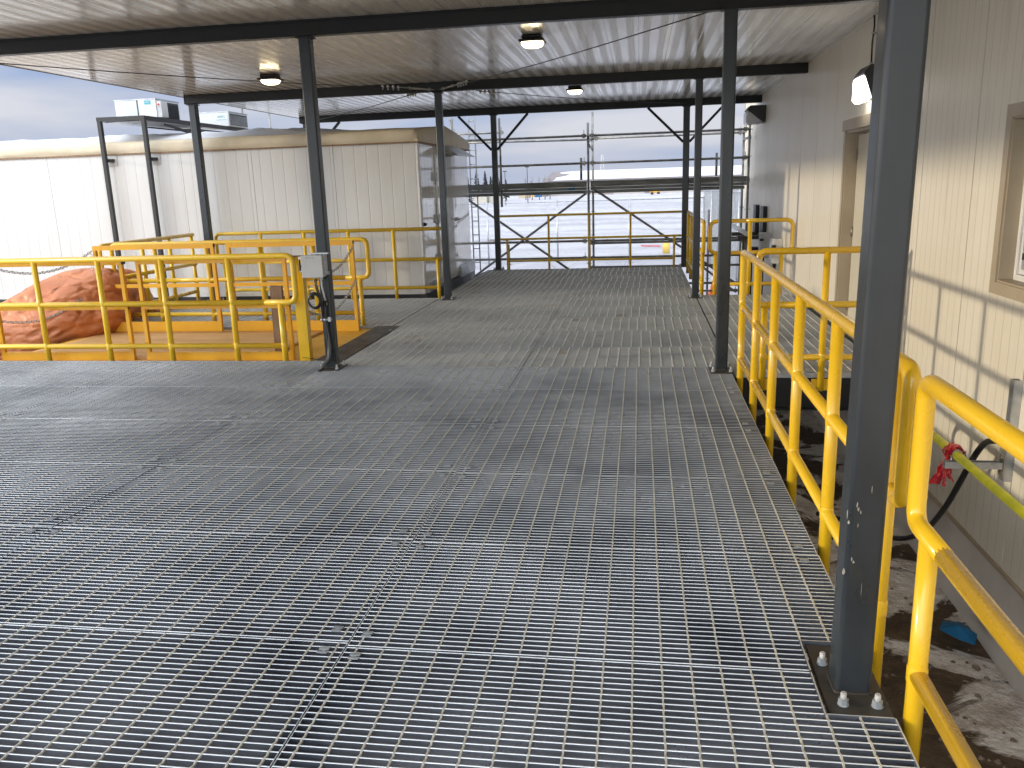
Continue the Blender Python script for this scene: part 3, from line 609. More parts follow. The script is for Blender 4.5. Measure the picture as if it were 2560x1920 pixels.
# ================================================================ RIGHT-HAND BUILDING
X = 2.2
t = thing('clad_building', (X, 8, GZ), 'long cream metal-panel building along the right with a door and a window', 'building')
joints = [6.10 + 1.046 * k for k in range(-11, 13)]
YE = 18.95; joints = [j for j in joints if j < YE - 0.2] + [YE]
opens = [(8.69, 9.73, 0.0, 2.10), (4.62, 5.55, 0.975, 1.955)]
mb = MB(); back = MB()
for a, b in zip(joints[:-1], joints[1:]):
    a += 0.005; b -= 0.005
    cuts = sorted({a, b} | {v for o in opens for v in o[:2] if a < v < b})
    for c, d in zip(cuts[:-1], cuts[1:]):
        mid = (c + d) / 2; zz = [(-0.73, 3.4)]
        for o in opens:
            if o[0] < mid < o[1]: zz = [(-0.73, o[2]), (o[3], 3.4)]
        for z0, z1 in zz:
            if z1 - z0 > 0.01: mb.box((X, c, z0), (X + 0.05, d, z1))
build(mb, 'wall_panels', 'wallpanel', t)
mb = MB()
segs = [(joints[0], 4.62), (5.55, 8.69), (9.73, YE - 0.02)]
for a, b in segs: mb.box((X + 0.051, a, -0.7), (X + 0.2, b, 3.38))
mb.box((X + 0.051, 4.62, -0.7), (X + 0.2, 5.55, 0.975)); mb.box((X + 0.051, 4.62, 1.955), (X + 0.2, 5.55, 3.38)); mb.box((X + 0.051, 8.69, -0.7), (X + 0.2, 9.73, 0.0)); mb.box((X + 0.051, 8.69, 2.1), (X + 0.2, 9.73, 3.38))
build(mb, 'wall_core', 'beam', t)
mb = MB(); mb.box((X + 0.01, YE + 0.001, -0.73), (12, YE + 0.05, 3.4)); build(mb, 'end_wall', 'wallpanel', t)
mb = MB(); mb.box((X - 0.006, YE - 0.09, -0.73), (X - 0.001, YE + 0.056, 3.42)); mb.box((X - 0.006, YE + 0.051, -0.73), (X + 0.10, YE + 0.057, 3.42)); build(mb, 'corner_trim', 'tan', t)
mb = MB(); mb.box((X - 0.02, joints[0], 3.401), (12, YE + 0.08, 3.5)); build(mb, 'roof', 'snowcap', t)
mb = MB(); mb.v = []; ya, yb = joints[0], YE
mb.add([(X + 0.02, ya, -0.742), (X - 0.02, ya, -0.742), (X - 0.10, ya, -1.35), (X + 0.02, ya, -1.35), (X + 0.02, yb, -0.742), (X - 0.02, yb, -0.742), (X - 0.10, yb, -1.35), (X + 0.02, yb, -1.35)], [(0, 1, 2, 3), (7, 6, 5, 4), (1, 5, 6, 2), (0, 4, 5, 1), (2, 6, 7, 3)])
build(mb, 'plinth', 'brownplinth', t)
mb = MB(); mb.box((X - 0.024, ya, -0.742), (X - 0.002, yb, -0.722)); build(mb, 'base_flashing', 'tan', t)
# door
mb = MB(); dy0, dy1 = 8.69, 9.73
mb.box((X - 0.015, dy0 - 0.07, 0.0), (X - 0.001, dy0 - 0.001, 2.10)); mb.box((X - 0.015, dy1 + 0.001, 0.0), (X - 0.001, dy1 + 0.07, 2.10)); mb.box((X - 0.03, dy0 - 0.09, 2.101), (X - 0.001, dy1 + 0.09, 2.21)); 
mb.box((X - 0.001, dy0 - 0.0, 0.0), (X + 0.17, dy0 + 0.02, 2.08)); mb.box((X - 0.001, dy1 - 0.02, 0.0), (X + 0.17, dy1, 2.08)); mb.box((X - 0.001, dy0 + 0.021, 2.07), (X + 0.17, dy1 - 0.021, 2.10)); mb.box((X - 0.02, dy0, -0.02), (X + 0.17, dy1, -0.002))
build(mb, 'door_casing', 'tan', t)
mb = MB(); mb.box((X + 0.115, dy0 + 0.03, 0.012), (X + 0.155, dy1 - 0.03, 2.055), 0.003); dr = build(mb, 'door', 'door', t)
mb = MB()
for z in (0.22, 1.03, 1.85): mb2 = MB(); mb2.cyl((X + 0.106, dy1 - 0.026, z - 0.05), 0.009, 0.009, 0.11, 10); mb2.box((X + 0.1105, dy1 - 0.055, z - 0.05), (X + 0.1145, dy1 - 0.022, z + 0.05)); build(mb2, 'hinge', 'brass', dr)
mb = MB(); mb.tube([(X + 0.115, dy0 + 0.10, 1.0), (X + 0.06, dy0 + 0.10, 1.0), (X + 0.06, dy0 + 0.21, 1.0)], 0.010, 8); mb.cyl((X + 0.105, dy0 + 0.10, 1.0), 0.03, 0.03, 0.01, 14, 'x'); build(mb, 'handle', 'galv', dr)
# window
wy0, wy1, wz0, wz1 = 4.62, 5.55, 0.975, 1.955
mb = MB(); q = 0.075
mb.box((X - 0.014, wy0 - q, wz0 - q), (X - 0.001, wy1 + q, wz0)); mb.box((X - 0.014, wy0 - q, wz1), (X - 0.001, wy1 + q, wz1 + q)); mb.box((X - 0.014, wy0 - q, wz0 + 0.0005), (X - 0.001, wy0, wz1 - 0.0005)); mb.box((X - 0.014, wy1, wz0 + 0.0005), (X - 0.001, wy1 + q, wz1 - 0.0005))
mb.box((X - 0.001, wy0, wz0), (X + 0.12, wy1, wz0 + 0.012)); mb.box((X - 0.001, wy0, wz1 - 0.012), (X + 0.12, wy1, wz1)); mb.box((X - 0.0008, wy1 - 0.012, wz0 + 0.013), (X + 0.12, wy1, wz1 - 0.013)); mb.box((X - 0.0008, wy0, wz0 + 0.013), (X + 0.12, wy0 + 0.012, wz1 - 0.013))
wn = build(mb, 'window', 'tan', t)
mb = MB(); a0, a1, c0, c1 = wy0 + 0.013, wy1 - 0.013, wz0 + 0.013, wz1 - 0.013
for i, (o_, th, xx) in enumerate(((0, 0.035, 0.085), (0.040, 0.03, 0.095))):
    mb.box((X + xx, a0 + o_, c0 + o_), (X + xx + 0.03, a1 - o_, c0 + o_ + th)); mb.box((X + xx, a0 + o_, c1 - o_ - th), (X + xx + 0.03, a1 - o_, c1 - o_)); mb.box((X + xx, a0 + o_, c0 + o_ + th), (X + xx + 0.03, a0 + o_ + th, c1 - o_ - th)); mb.box((X + xx, a1 - o_ - th, c0 + o_ + th), (X + xx + 0.03, a1 - o_, c1 - o_ - th))
build(mb, 'window_frame', 'vinyl', wn)
mb = MB(); mb.box((X + 0.112, a0 + 0.07, c0 + 0.07), (X + 0.118, a1 - 0.07, c1 - 0.07)); build(mb, 'pane', 'glass', wn)
mb = MB(); mb.box((X + 0.085, a1 - 0.13, c0 + 0.13), (X + 0.10, a1 - 0.09, c0 + 0.17)); build(mb, 'latch', 'black', wn)
# dark scuffs/small screws on wall
# wall lamps
def wall_lamp(y0, y1, x0, z0, z1, mt, label, conduit=None):
    ym = (y0 + y1) / 2
    t = thing('wall_lamp', (X, ym, z0), label, 'wall lamp')
    mb = MB(); xs = (X - 0.002, X - 0.03, x0 + 0.03, x0)
    mb.add([(X - 0.001, y0, z0 - 0.01), (X - 0.001, y1, z0 - 0.01), (X - 0.001, y1, z1), (X - 0.001, y0, z1),
            (x0 + 0.05, y0, z1 - 0.0), (x0 + 0.05, y1, z1 - 0.0), (x0 - 0.005, y0, z1 - 0.07), (x0 - 0.005, y1, z1 - 0.07), (X - 0.05, y0, z0 - 0.01), (X - 0.05, y1, z0 - 0.01)],
           [(0, 1, 2, 3), (3, 2, 5, 4), (4, 5, 7, 6), (6, 7, 9, 8), (8, 9, 1, 0), (0, 3, 4, 6, 8), (1, 9, 7, 5, 2)])
    build(mb, 'housing', 'black', t)
    mb = MB(); mb.box((x0 - 0.02, y0 + 0.012, z0 - 0.035), (X - 0.055, y1 - 0.012, z1 - 0.082), 0.030)
    build(mb, 'lens', mt, t)
    if conduit:
        mb = MB(); mb.tube([(X - 0.03, ym, z1 - 0.002), (X - 0.03, ym, z1 + 0.04)], 0.016, 10); build(mb, 'fitting', 'galv', t)
        mb = MB(); mb.tube([(X - 0.03, ym, z1 + 0.04), (X - 0.032, ym + 0.01, z1 + 0.2), (X - 0.025, ym - 0.005, z1 + 0.36), (X - 0.03, ym, 3.095)], 0.0085, 8); cdt = build(mb, 'conduit', 'rubber', t)
        mb = MB(); mb.box((X - 0.045, ym - 0.02, 2.93), (X - 0.001, ym + 0.02, 2.945)); build(mb, 'strap', 'galv', cdt)
wall_lamp(8.60, 8.98, 2.07, 2.35, 2.64, 'lampwhite', 'lit black wall lamp above the door beside the nearest column', True)
wall_lamp(15.85, 16.30, 1.88, 2.60, 2.88, 'lensoff', 'unlit black hooded wall lamp at the far end of the building')
# ================================================================ RAILINGS
RAD = 0.0285
def rail(name_label, mt, tops, mids=(), posts=(), bots=(), stubs=(), plates=(), base=(0, 0, 0), rad=RAD, clamps=()):
    t = thing('guardrail', base, name_label, 'guardrail')
    for p in tops: mb = MB(); mb.tube(p, rad, 16); build(mb, 'top_rail', mt, t)
    for p in mids: mb = MB(); mb.tube(p, rad, 14); build(mb, 'mid_rail', mt, t)
    for p in bots: mb = MB(); mb.tube(p, rad * 0.95, 14); build(mb, 'bottom_rail', mt, t)
    for (x, y, z0, z1) in posts:
        mb = MB(); mb.tube([(x, y, z0), (x, y, z1)], rad, 14)
        for zc in (0.60, 0.15):
            if z0 < zc < z1: mb.tube([(x, y, zc - 0.030), (x, y, zc - 0.022), (x, y, zc + 0.022), (x, y, zc + 0.030)], [rad + 0.0005, rad + 0.0025, rad + 0.0025, rad + 0.0005], 14, caps=False)
        build(mb, 'post', mt, t)
    for (x0, y0, z0, x1, y1, z1) in plates: mb = MB(); mb.box((x0, y0, z0), (x1, y1, z1)); build(mb, 'mounting_plate', mt, t)
    for (x, y, z) in clamps: mb = MB(); mb.box((x - 0.055, y - 0.012, z - 0.006), (x + 0.02, y + 0.012, z + 0.006)); build(mb, 'clamp', 'black', t)
    return t
rx = 0.852
top, mid, bot = 1.05, 0.60, 0.15
# long railing along the right deck edge
loop = fillet([(rx, 4.6, top), (rx, 2.72, top), (rx, 2.72, mid), (rx, 4.6, mid)], 0.075)
far_ = [(rx, 4.6, top), (rx, 7.12, top)]
py = [7.10, 6.25, 5.42, 4.58, 3.72, 2.86]
rail('long six-post yellow railing on the right deck edge, ending in a loop', 'yellow',
     [fillet([(rx, 2.9, mid), (rx, 2.70, mid), (rx, 2.70, top), (rx, 7.12, top), (rx, 7.12, mid), (rx, 6.9, mid)], 0.06)],
     [[(rx, 2.88, mid), (rx, 6.95, mid)]], [(rx, y, -0.26, top if i else mid) for i, y in enumerate(py)], [[(rx, 2.86, bot), (rx, 7.10, bot)]], base=(rx, 4.9, 0), clamps=[(rx - 0.02, y, -0.12) for y in py])
rail('nearest yellow railing at the lower right corner, its end post beside the nearest column', 'yellow',
     [fillet([(rx, 2.30, mid), (rx, 2.565, mid), (rx, 2.565, top), (rx, 0.25, top)], 0.06)],
     [[(rx, 2.31, mid), (rx, 0.25, mid)]], [(rx, y, -0.26, z) for y, z in ((2.43, mid), (1.62, top), (0.78, top))], [[(rx, 2.43, bot), (rx, 0.25, bot)]], base=(rx, 1.4, 0), clamps=[(rx - 0.02, 2.43, -0.12), (rx - 0.02, 1.62, -0.12)])
ly = 7.19
rail('yellow railing across the near edge of the door landing with bolted feet', 'yellow',
     [fillet([(1.06, ly, mid), (0.985, ly, mid), (0.985, ly, top), (1.93, ly, top)], 0.07)], [[(1.05, ly, mid), (1.93, ly, mid)]],
     [(1.045, ly, -0.14, mid), (1.53, ly, -0.14, top), (1.90, ly, -0.14, top)], [[(1.045, ly, bot), (1.93, ly, bot)]],
     plates=[(0.975, 7.212, -0.145, 1.115, 7.222, -0.045), (1.46, 7.212, -0.145, 1.60, 7.222, -0.045), (1.83, 7.212, -0.145, 1.97, 7.222, -0.045)], base=(1.5, ly, 0))
for cx in (1.045, 1.53):
    pass
fy = 12.36
rail('yellow looped railing on the far edge of the door landing against the building wall', 'yellow',
     [fillet([(1.5, fy, top), (1.00, fy, top), (1.00, fy, mid), (1.5, fy, mid)], 0.10), fillet([(1.5, fy, top), (2.14, fy, top), (2.14, fy, mid), (1.5, fy, mid)], 0.10)], [],
     [(1.08, fy, -0.1, mid), (1.555, fy, -0.1, top), (2.00, fy, -0.1, mid)], [[(1.08, fy, bot), (2.0, fy, bot)]], base=(1.55, fy, 0))
rail('yellow railing along the right side of the far end bay', 'yellow',
     [fillet([(0.905, 12.5, mid), (0.905, 12.30, mid), (0.905, 12.30, top), (0.905, 16.30, top)], 0.07)], [[(0.905, 12.48, mid), (0.905, 16.30, mid)]],
     [(0.905, y, -0.1, z) for y, z in ((12.46, mid), (13.4, top), (14.3, top), (15.2, top), (16.2, top))], [[(0.905, 12.46, bot), (0.905, 16.30, bot)]], base=(0.905, 14.3, 0))
ey = 16.44
rail('dull yellow railing across the open far end of the deck', 'lime',
     [[(-2.74, ey, top), (0.79, ey, top)]], [[(-2.74, ey, mid), (0.79, ey, mid)]], [(x, ey, -0.08, z) for x, z in ((-2.60, mid), (-1.77, top), (-0.97, top), (-0.18, top), (0.655, mid))], [[(-2.60, ey, bot + 0.02), (0.655, ey, bot + 0.02)]], base=(-1, ey, 0), rad=0.022)
ay = 7.775
rail('front yellow railing before the lift table, rounded at its right end', 'lime',
     [fillet([(-8.6, ay, top), (-3.37, ay, top), (-3.37, ay, mid - 0.01), (-3.7, ay, mid - 0.01)], 0.085)], [[(-8.6, ay, mid - 0.01), (-3.68, ay, mid - 0.01)]],
     [(x, ay, -0.1, z) for x, z in ((-3.54, mid - 0.01), (-4.05, top), (-4.77, top), (-5.47, top), (-6.19, top), (-6.90, top), (-7.6, top), (-8.3, top))] , [[(-3.54, ay, bot), (-8.5, ay, bot)]], base=(-5, ay, 0))
by = 9.87
rail('yellow railing on the far side of the lift table, rounded at both ends', 'lime',
     [fillet([(-6.5, by, mid), (-6.72, by, mid), (-6.72, by, top + 0.015), (-3.30, by, top + 0.015), (-3.30, by, mid), (-3.6, by, mid)], 0.085)], [[(-6.52, by, mid), (-3.58, by, mid)]],
     [(x, by, -0.1, z) for x, z in ((-6.62, mid), (-6.12, top), (-5.41, top), (-4.70, top), (-4.00, top), (-3.42, mid))], [[(-6.62, by, bot + 0.01), (-3.42, by, bot + 0.01)]], base=(-5, by, 0))
cy = 12.30
rail('rear yellow railing in front of the white shelter wall, reaching the middle column', 'lime',
     [fillet([(-6.35, cy, mid), (-6.56, cy, mid), (-6.56, cy, top), (-2.93, cy, top)], 0.085)], [[(-6.36, cy, mid), (-2.93, cy, mid)]],
     [(x, cy, -0.1, z) for x, z in ((-6.47, mid), (-5.82, top), (-5.11, top), (-4.40, top), (-3.69, top), (-3.02, mid))], [[(-6.47, cy, bot + 0.02), (-3.02, cy, bot + 0.02)]], base=(-4.7, cy, 0), rad=0.0265)
dx = -6.93
rail('yellow side railing slanting back between the orange tarp bundle and the rear column', 'lime',
     [fillet([(dx, 10.15, mid), (dx, 9.93, mid), (dx, 9.93, top), (dx, 12.28, top)], 0.085)], [[(dx, 10.13, mid), (dx, 12.28, mid)]],
     [(dx, y, -0.1, z) for y, z in ((10.05, mid), (10.88, top), (11.58, top), (12.22, top))], [[(dx, 10.05, bot + 0.02), (dx, 12.22, bot + 0.02)]], base=(dx, 11, 0))
# ================================================================ LIFT TABLE
t = thing('lift_table', (-5.1, 8.8, GZ), 'amber yellow lift table platform let into the deck', 'lift table')
mb = MB(); mb.box((-6.86, 7.84, -0.06), (-3.24, 9.74, -0.022)); build(mb, 'platform_plate', 'liftplate', t)
mb = MB(); mb.box((-6.86, 7.84, -0.22), (-3.24, 7.86, -0.061)); mb.box((-6.86, 9.72, -0.22), (-3.24, 9.74, -0.061)); mb.box((-3.26, 7.861, -0.22), (-3.24, 9.719, -0.061)); build(mb, 'skirt', 'amber', t)
for x in (-6.4, -3.8):
    mb = MB(); mb.bar((x, 8.0, GZ), (x, 9.6, -0.25), 0.05, 0.12); mb.bar((x + 0.08, 9.6, GZ), (x + 0.08, 8.0, -0.25), 0.05, 0.12); build(mb, 'scissor_legs', 'black', t)
t = thing('lift_fence', (-5.1, 7.92, -0.02), 'amber square-tube fence on the near side of the lift table, behind the front railing', 'lift fence', 'fences of the lift table')
def sqbar(t, nm, a, b, w_, h): mb = MB(); mb.bar(a, b, w_, h); build(mb, nm, 'amber', t)
for a, b in ((-6.84, -5.28), (-5.13, -3.50)):
    y = 7.91
    sqbar(t, 'top_rail', (a, y, 1.0), (b, y, 1.0), 0.04, 0.042); sqbar(t, 'mid_rail', (a, y, 0.535), (b, y, 0.535), 0.035, 0.04)
    for x in (a + 0.02, b - 0.02): mb = MB(); mb.vtube(x, y, -0.02, 0.98, 0.02, 0.02, 0.003, 1); build(mb, 'post', 'amber', t)
    mb = MB(); mb.box((a, y - 0.026, -0.021), (b, y - 0.0205, 0.055)); mb.box((a, y - 0.026, 0.0555), (b, y + 0.03, 0.062)); build(mb, 'toe_board', 'amber', t)
mb = MB()
for x in (-4.45, -4.05): mb.box((x - 0.03, 7.885, -0.02), (x + 0.03, 7.889, 0.054))
mb.box((-4.38, 7.879, -0.004), (-4.12, 7.8885, 0.022)); build(mb, 'toe_pocket', 'amber', t)
mb = MB(); mb.box((-5.285, 7.888, 0.985), (-5.262, 7.932, 1.025)); build(mb, 'end_plug', 'rubber', t)
t = thing('lift_fence', (-5.0, 9.60, -0.02), 'amber square-tube fence on the far side of the lift table with two toe boards', 'lift fence', 'fences of the lift table')
for a, b in ((-6.78, -5.16), (-4.99, -3.38)):
    y = 9.6
    sqbar(t, 'top_rail', (a, y, 1.045), (b, y, 1.045), 0.045, 0.055); sqbar(t, 'mid_rail', (a, y, 0.565), (b, y, 0.565), 0.035, 0.045)
    for x in (a + 0.02, b - 0.02): mb = MB(); mb.vtube(x, y, -0.02, 1.016, 0.022, 0.022, 0.003, 1); build(mb, 'post', 'amber', t)
    mb = MB(); mb.box((a, y - 0.028, -0.021), (b, y - 0.0225, 0.115)); build(mb, 'toe_board', 'amber', t)
    mb = MB(); mb.box((b - 0.001, y - 0.02, 1.03), (b + 0.004, y + 0.02, 1.068)); build(mb, 'end_plug', 'rubber', t)
t = thing('lift_guide_post', (-3.37, 7.88, -0.02), 'tall amber channel post at the corner of the lift opening', 'guide post')
mb = MB(); mb.box((-3.415, 7.84, -0.02), (-3.345, 7.856, 1.03)); mb.box((-3.415, 7.857, -0.02), (-3.40, 7.93, 1.03)); build(mb, 'channel', 'yellow', t)
mb = MB(); mb.box((-3.343, 7.835, -0.02), (-3.305, 7.92, 0.875)); build(mb, 'flange', 'yellow', t)
mb = MB(); mb.box((-3.44, 7.83, 1.031), (-3.315, 7.94, 1.037)); build(mb, 'cap', 'wood', t)
mb = MB(); mb.box((-3.343, 7.86, 0.89), (-3.335, 7.885, 1.0)); build(mb, 'catch', 'rubber', t)
# plywood
mb = MB(); nx = 40; ny = 8
x0, x1, y0, y1 = -6.80, -3.80, 7.93, 9.58
for j in range(ny + 1):
    for i in range(nx + 1):
        x = x0 + (x1 - x0) * i / nx; y = y0 + (y1 - y0) * j / ny; lift = 0.0
        if j <= 2: lift = (0.045 - 0.02 * j) * max(0, math.sin(i * 0.55) + 0.5 * math.sin(i * 1.3 + 1))
        sk = 0.06 * (1 - i / nx) * (y - y0)
        mb.v.append((x + sk, y, -0.010 + lift))
for j in range(ny):
    for i in range(nx): mb.f.append((j * (nx + 1) + i, j * (nx + 1) + i + 1, (j + 1) * (nx + 1) + i + 1, (j + 1) * (nx + 1) + i)); mb.sm.append(True)
o = build(mb, 'plywood_sheet', 'ply', fix=False); tag(o, 'warped tan plywood sheet lying on the lift table', 'plywood sheet')
sm = o.modifiers.new('thick', 'SOLIDIFY'); sm.thickness = 0.010; sm.offset = -1
mb = MB(); mb.bar((-3.735, 8.12, -0.008), (-3.715, 8.10, 0.715), 0.125, 0.045, up=(0, 1, 0)); o = build(mb, 'wood_post', 'wood'); tag(o, 'weathered wooden plank standing upright behind the front railing', 'wood plank')
# chains
def chain(pts, label, link=0.046, r=0.0042, wid=0.0135):
    P = [Vector(p) for p in pts]; mb = MB(); L_ = [0]
    for a, b in zip(P[:-1], P[1:]): L_.append(L_[-1] + (b - a).length)
    def at(s):
        for i in range(len(P) - 1):
            if s <= L_[i + 1] or i == len(P) - 2:
                u = (s - L_[i]) / max(L_[i + 1] - L_[i], 1e-6); return P[i].lerp(P[i + 1], u), (P[i + 1] - P[i]).normalized()
    n = int(L_[-1] / (link * 0.80))
    for k in range(n):
        p, d = at((k + 0.5) * link * 0.80); u = d.cross(Vector((0, 0, 1)))
        if u.length < 0.05: u = Vector((1, 0, 0))
        u.normalize(); v = u.cross(d); s = (u + v * 0.9).normalized() if k % 2 else (u * 0.9 - v).normalized()
        ring = []
        for q in range(10):
            a = 2 * math.pi * q / 10; c = math.cos(a); sn = math.sin(a)
            ring.append(p + d * (c * wid * 0.9 + math.copysign(link / 2 - wid, c) if abs(c) > 0.01 else 0) + s * sn * wid)
        mb.tube(ring, r, 5, closed=True)
    o = build(mb, 'safety_chain', 'galv'); tag(o, label, 'chain', 'safety chains of the lift table')
def sag(a, b, s, n=14): a = Vector(a); b = Vector(b); return [a.lerp(b, i / n) + Vector((0, 0, -4 * s * (i / n) * (1 - i / n))) for i in range(n + 1)]
chain(sag((-3.335, 7.87, 0.95), (-3.375, 9.56, 1.0), 0.19), 'upper steel chain across the right end of the lift, behind the junction box')
chain(sag((-3.335, 7.87, 0.50), (-3.375, 9.56, 0.60), 0.19), 'lower steel chain across the open right end of the lift table')
chain(sag((-6.87, 7.90, 1.0), (-6.77, 9.56, 1.02), 0.17), 'upper steel chain hanging in front of the orange tarp bundle')
chain(sag((-6.87, 7.90, 0.42), (-6.77, 9.56, 0.62), 0.20), 'lower steel chain hanging in front of the orange tarp bundle')
chain([(-6.79, 9.56, 1.0), (-6.80, 9.55, 0.7), (-6.85, 9.52, 0.4), (-6.93, 9.45, 0.05)], 'loose steel chain hanging straight down beside the orange tarp bundle', 0.04, 0.0032, 0.011)
# ================================================================ ORANGE TARP BUNDLE
def lump(mb, c, rad, seed, nu=190, nv=110, tilt=0.0):
    o = len(mb.v)
    for j in range(nv + 1):
        th = math.pi * j / nv
        for i in range(nu):
            ph = 2 * math.pi * i / nu; d = Vector((math.sin(th) * math.cos(ph), math.sin(th) * math.sin(ph), math.cos(th)))
            k = 1 + 0.14 * noise.noise(d * 1.4 + Vector((seed, 0, 0))) + 0.02 * noise.noise(d * 4 + Vector((0, seed, 0)))
            rg = abs(noise.noise(Vector((d.x * 5 + d.z * 4, d.y * 5 - d.z * 3, d.z * 1.5 + seed)))); k += -0.022 * max(0, 0.10 - rg) / 0.10
            r2 = abs(noise.noise(d * 1.7 + Vector((seed * 2, 1, 4)) + 0.5 * Vector((noise.noise(d * 5), noise.noise(d * 5 + Vector((9, 0, 0))), 0)))); k += -0.045 * max(0, 0.12 - r2) / 0.12; r3 = abs(noise.noise(Vector((d.x * 3, d.y * 9, d.z * 9 + seed)))); k += 0.005 * max(0, 0.10 - r3) / 0.10
            k += 0.003 * noise.noise(d * 16 + Vector((seed, 2, 0)))
            p = Vector((d.x * rad[0] * k, d.y * rad[1] * k, d.z * rad[2] * k)); p.z += tilt * p.x
            mb.v.append((c[0] + p.x, c[1] + p.y, c[2] + p.z))
    for j in range(nv):
        for i in range(nu):
            mb.f.append((o + j * nu + i, o + j * nu + (i + 1) % nu, o + (j + 1) * nu + (i + 1) % nu, o + (j + 1) * nu + i)); mb.sm.append(True)
mb = MB(); lump(mb, (-7.58, 9.75, 0.03), (1.15, 0.80, 0.62), 3.1, tilt=0.36); lump(mb, (-8.85, 9.0, -0.32), (1.15, 0.85, 0.66), 7.7, tilt=-0.28); lump(mb, (-7.35, 10.7, -0.12), (0.42, 0.9, 0.80), 12.3)
o = build(mb, 'tarp_bundle', 'tarp', fix=False); tag(o, 'large crumpled orange tarpaulin bundle at the left beyond the lift chains', 'tarp bundle')
# ================================================================ WHITE SHELTER
SX = -3.30; SY = 12.50; SY1 = 16.28
t = thing('insulated_shelter', (-9, 14.4, GZ), 'long white panelled shelter on the left with a cream tarpaulin roof cover', 'shelter')
js = [SX, -4.61, -5.93, -7.10, -8.25, -9.41, -10.6, -11.8, -13.0, -14.2]
mb = MB()
for b, a in zip(js[:-1], js[1:]): mb.box((a + 0.0025, SY, 0.06), (b - 0.0025, SY + 0.06, 2.34))
mb.box((-14.2, SY1 - 0.06, 0.06), (SX - 0.01, SY1, 2.34)); mb.box((-14.2, SY + 0.065, 0.06), (-14.14, SY1 - 0.065, 2.34)); build(mb, 'side_wall', 'shelter', t)
mb = MB(); mb.box((-14.1, SY + 0.061, 0.07), (SX - 0.06, SY + 0.12, 2.3)); build(mb, 'wall_core', 'beam', t)
mb = MB(); mb.box((SX - 0.055, SY + 0.125, 0.06), (SX + 0.0, SY1 - 0.062, 2.34)); build(mb, 'end_wall', 'shinyend', t)
mb = MB(); mb.box((SX - 0.01, SY - 0.006, 0.05), (SX + 0.010, SY + 0.122, 2.33)); build(mb, 'corner_trim', 'vinyl', t)
mb = MB(); mb.box((-14.2, SY - 0.012, 0.045), (SX + 0.005, SY - 0.001, 0.13)); build(mb, 'kick_strip', 'vinyl', t)
mb = MB(); mb.box((-14.2, SY - 0.02, -0.22), (SX + 0.04, SY1 + 0.03, 0.044)); mb.box((-14.0, SY + 0.1, GZ - 0.1), (SX - 0.1, SY1 - 0.1, -0.221)); build(mb, 'skid_base', 'black', t)
dr_ = None
mb = MB(); mb.box((SX + 0.001, 13.55, 0.14), (SX + 0.035, 14.92, 2.17), 0.006); dr_ = build(mb, 'door', 'shinyend', t)
mb = MB(); mb.box((SX + 0.036, 14.78, 1.05), (SX + 0.06, 15.02, 1.11)); mb.tube([(SX + 0.06, 14.8, 1.08), (SX + 0.10, 14.78, 1.08), (SX + 0.10, 14.98, 1.08)], 0.014, 8); build(mb, 'handle', 'zinc', dr_)
for z in (0.5, 1.15, 1.82): mb = MB(); mb.box((SX + 0.036, 13.5, z - 0.07), (SX + 0.056, 13.72, z + 0.07)); build(mb, 'hinge', 'zinc', dr_)
mb = MB(); mb.box((SX + 0.001, 12.6, 0.05), (SX + 0.05, 13.5, 0.20)); build(mb, 'kick_plate', 'galv', t); mb = MB(); mb.box((SX + 0.001, 14.95, 0.02), (SX + 0.07, SY1, 0.22), 0.01); build(mb, 'kick_plate', 'galv', t)
mb = MB(); mb.cyl((SX + 0.001, 12.66, 1.10), 0.035, 0.02, 0.05, 6, 'x'); build(mb, 'vent_cap', 'black', t)
mb = MB(); mb.add([(SX + 0.0, 13.9, 2.36), (SX + 0.0, 15.2, 2.36), (SX + 0.33, 15.35, 2.17), (SX + 0.33, 13.8, 2.17), (SX + 0.0, 13.9, 2.352), (SX + 0.0, 15.2, 2.352), (SX + 0.33, 15.35, 2.158), (SX + 0.33, 13.8, 2.158), (SX + 0.0, 13.9, 2.20), (SX + 0.0, 15.2, 2.20)],
                  [(0, 1, 2, 3), (4, 7, 6, 5), (0, 3, 7, 4), (1, 5, 6, 2), (3, 2, 6, 7), (4, 8, 7), (5, 6, 9)]); build(mb, 'awning', 'galv', t)
# roof cover
mb = MB(); nx, ny = 150, 24; yr = [SY - 0.035, SY - 0.04, SY - 0.045, SY - 0.04, SY - 0.03]; 
prof = [(SY - 0.012, 2.325), (SY - 0.028, 2.36), (SY - 0.034, 2.40), (SY - 0.030, 2.45), (SY - 0.010, 2.49), (SY + 0.06, 2.51), (SY + 0.7, 2.56), (14.4, 2.66), (SY1 - 0.7, 2.56), (SY1 - 0.06, 2.50), (SY1 + 0.02, 2.46), (SY1 + 0.03, 2.40), (SY1 + 0.012, 2.325)]
xs = [-14.25 + (SX + 14.25 + 0.012) * i / nx for i in range(nx + 1)]
for x in xs:
    for k, (y, z) in enumerate(prof):
        wv = 0.020 * noise.noise(Vector((x * 1.6, k * 0.7, 1))) + 0.009 * noise.noise(Vector((x * 6, k * 1.5, 2)))
        e_ = 0.25 if k in (0, 12) else 1
        mb.v.append((x, y - wv * e_ if k < 5 else y, z + (wv * 0.6 * e_ if k > 3 else 0) - 0.004 * (k == 2) * abs(math.sin(x * 2.2))))
np_ = len(prof)
for i in range(nx):
    for k in range(np_ - 1): mb.f.append((i * np_ + k, i * np_ + k + 1, (i + 1) * np_ + k + 1, (i + 1) * np_ + k)); mb.sm.append(True)
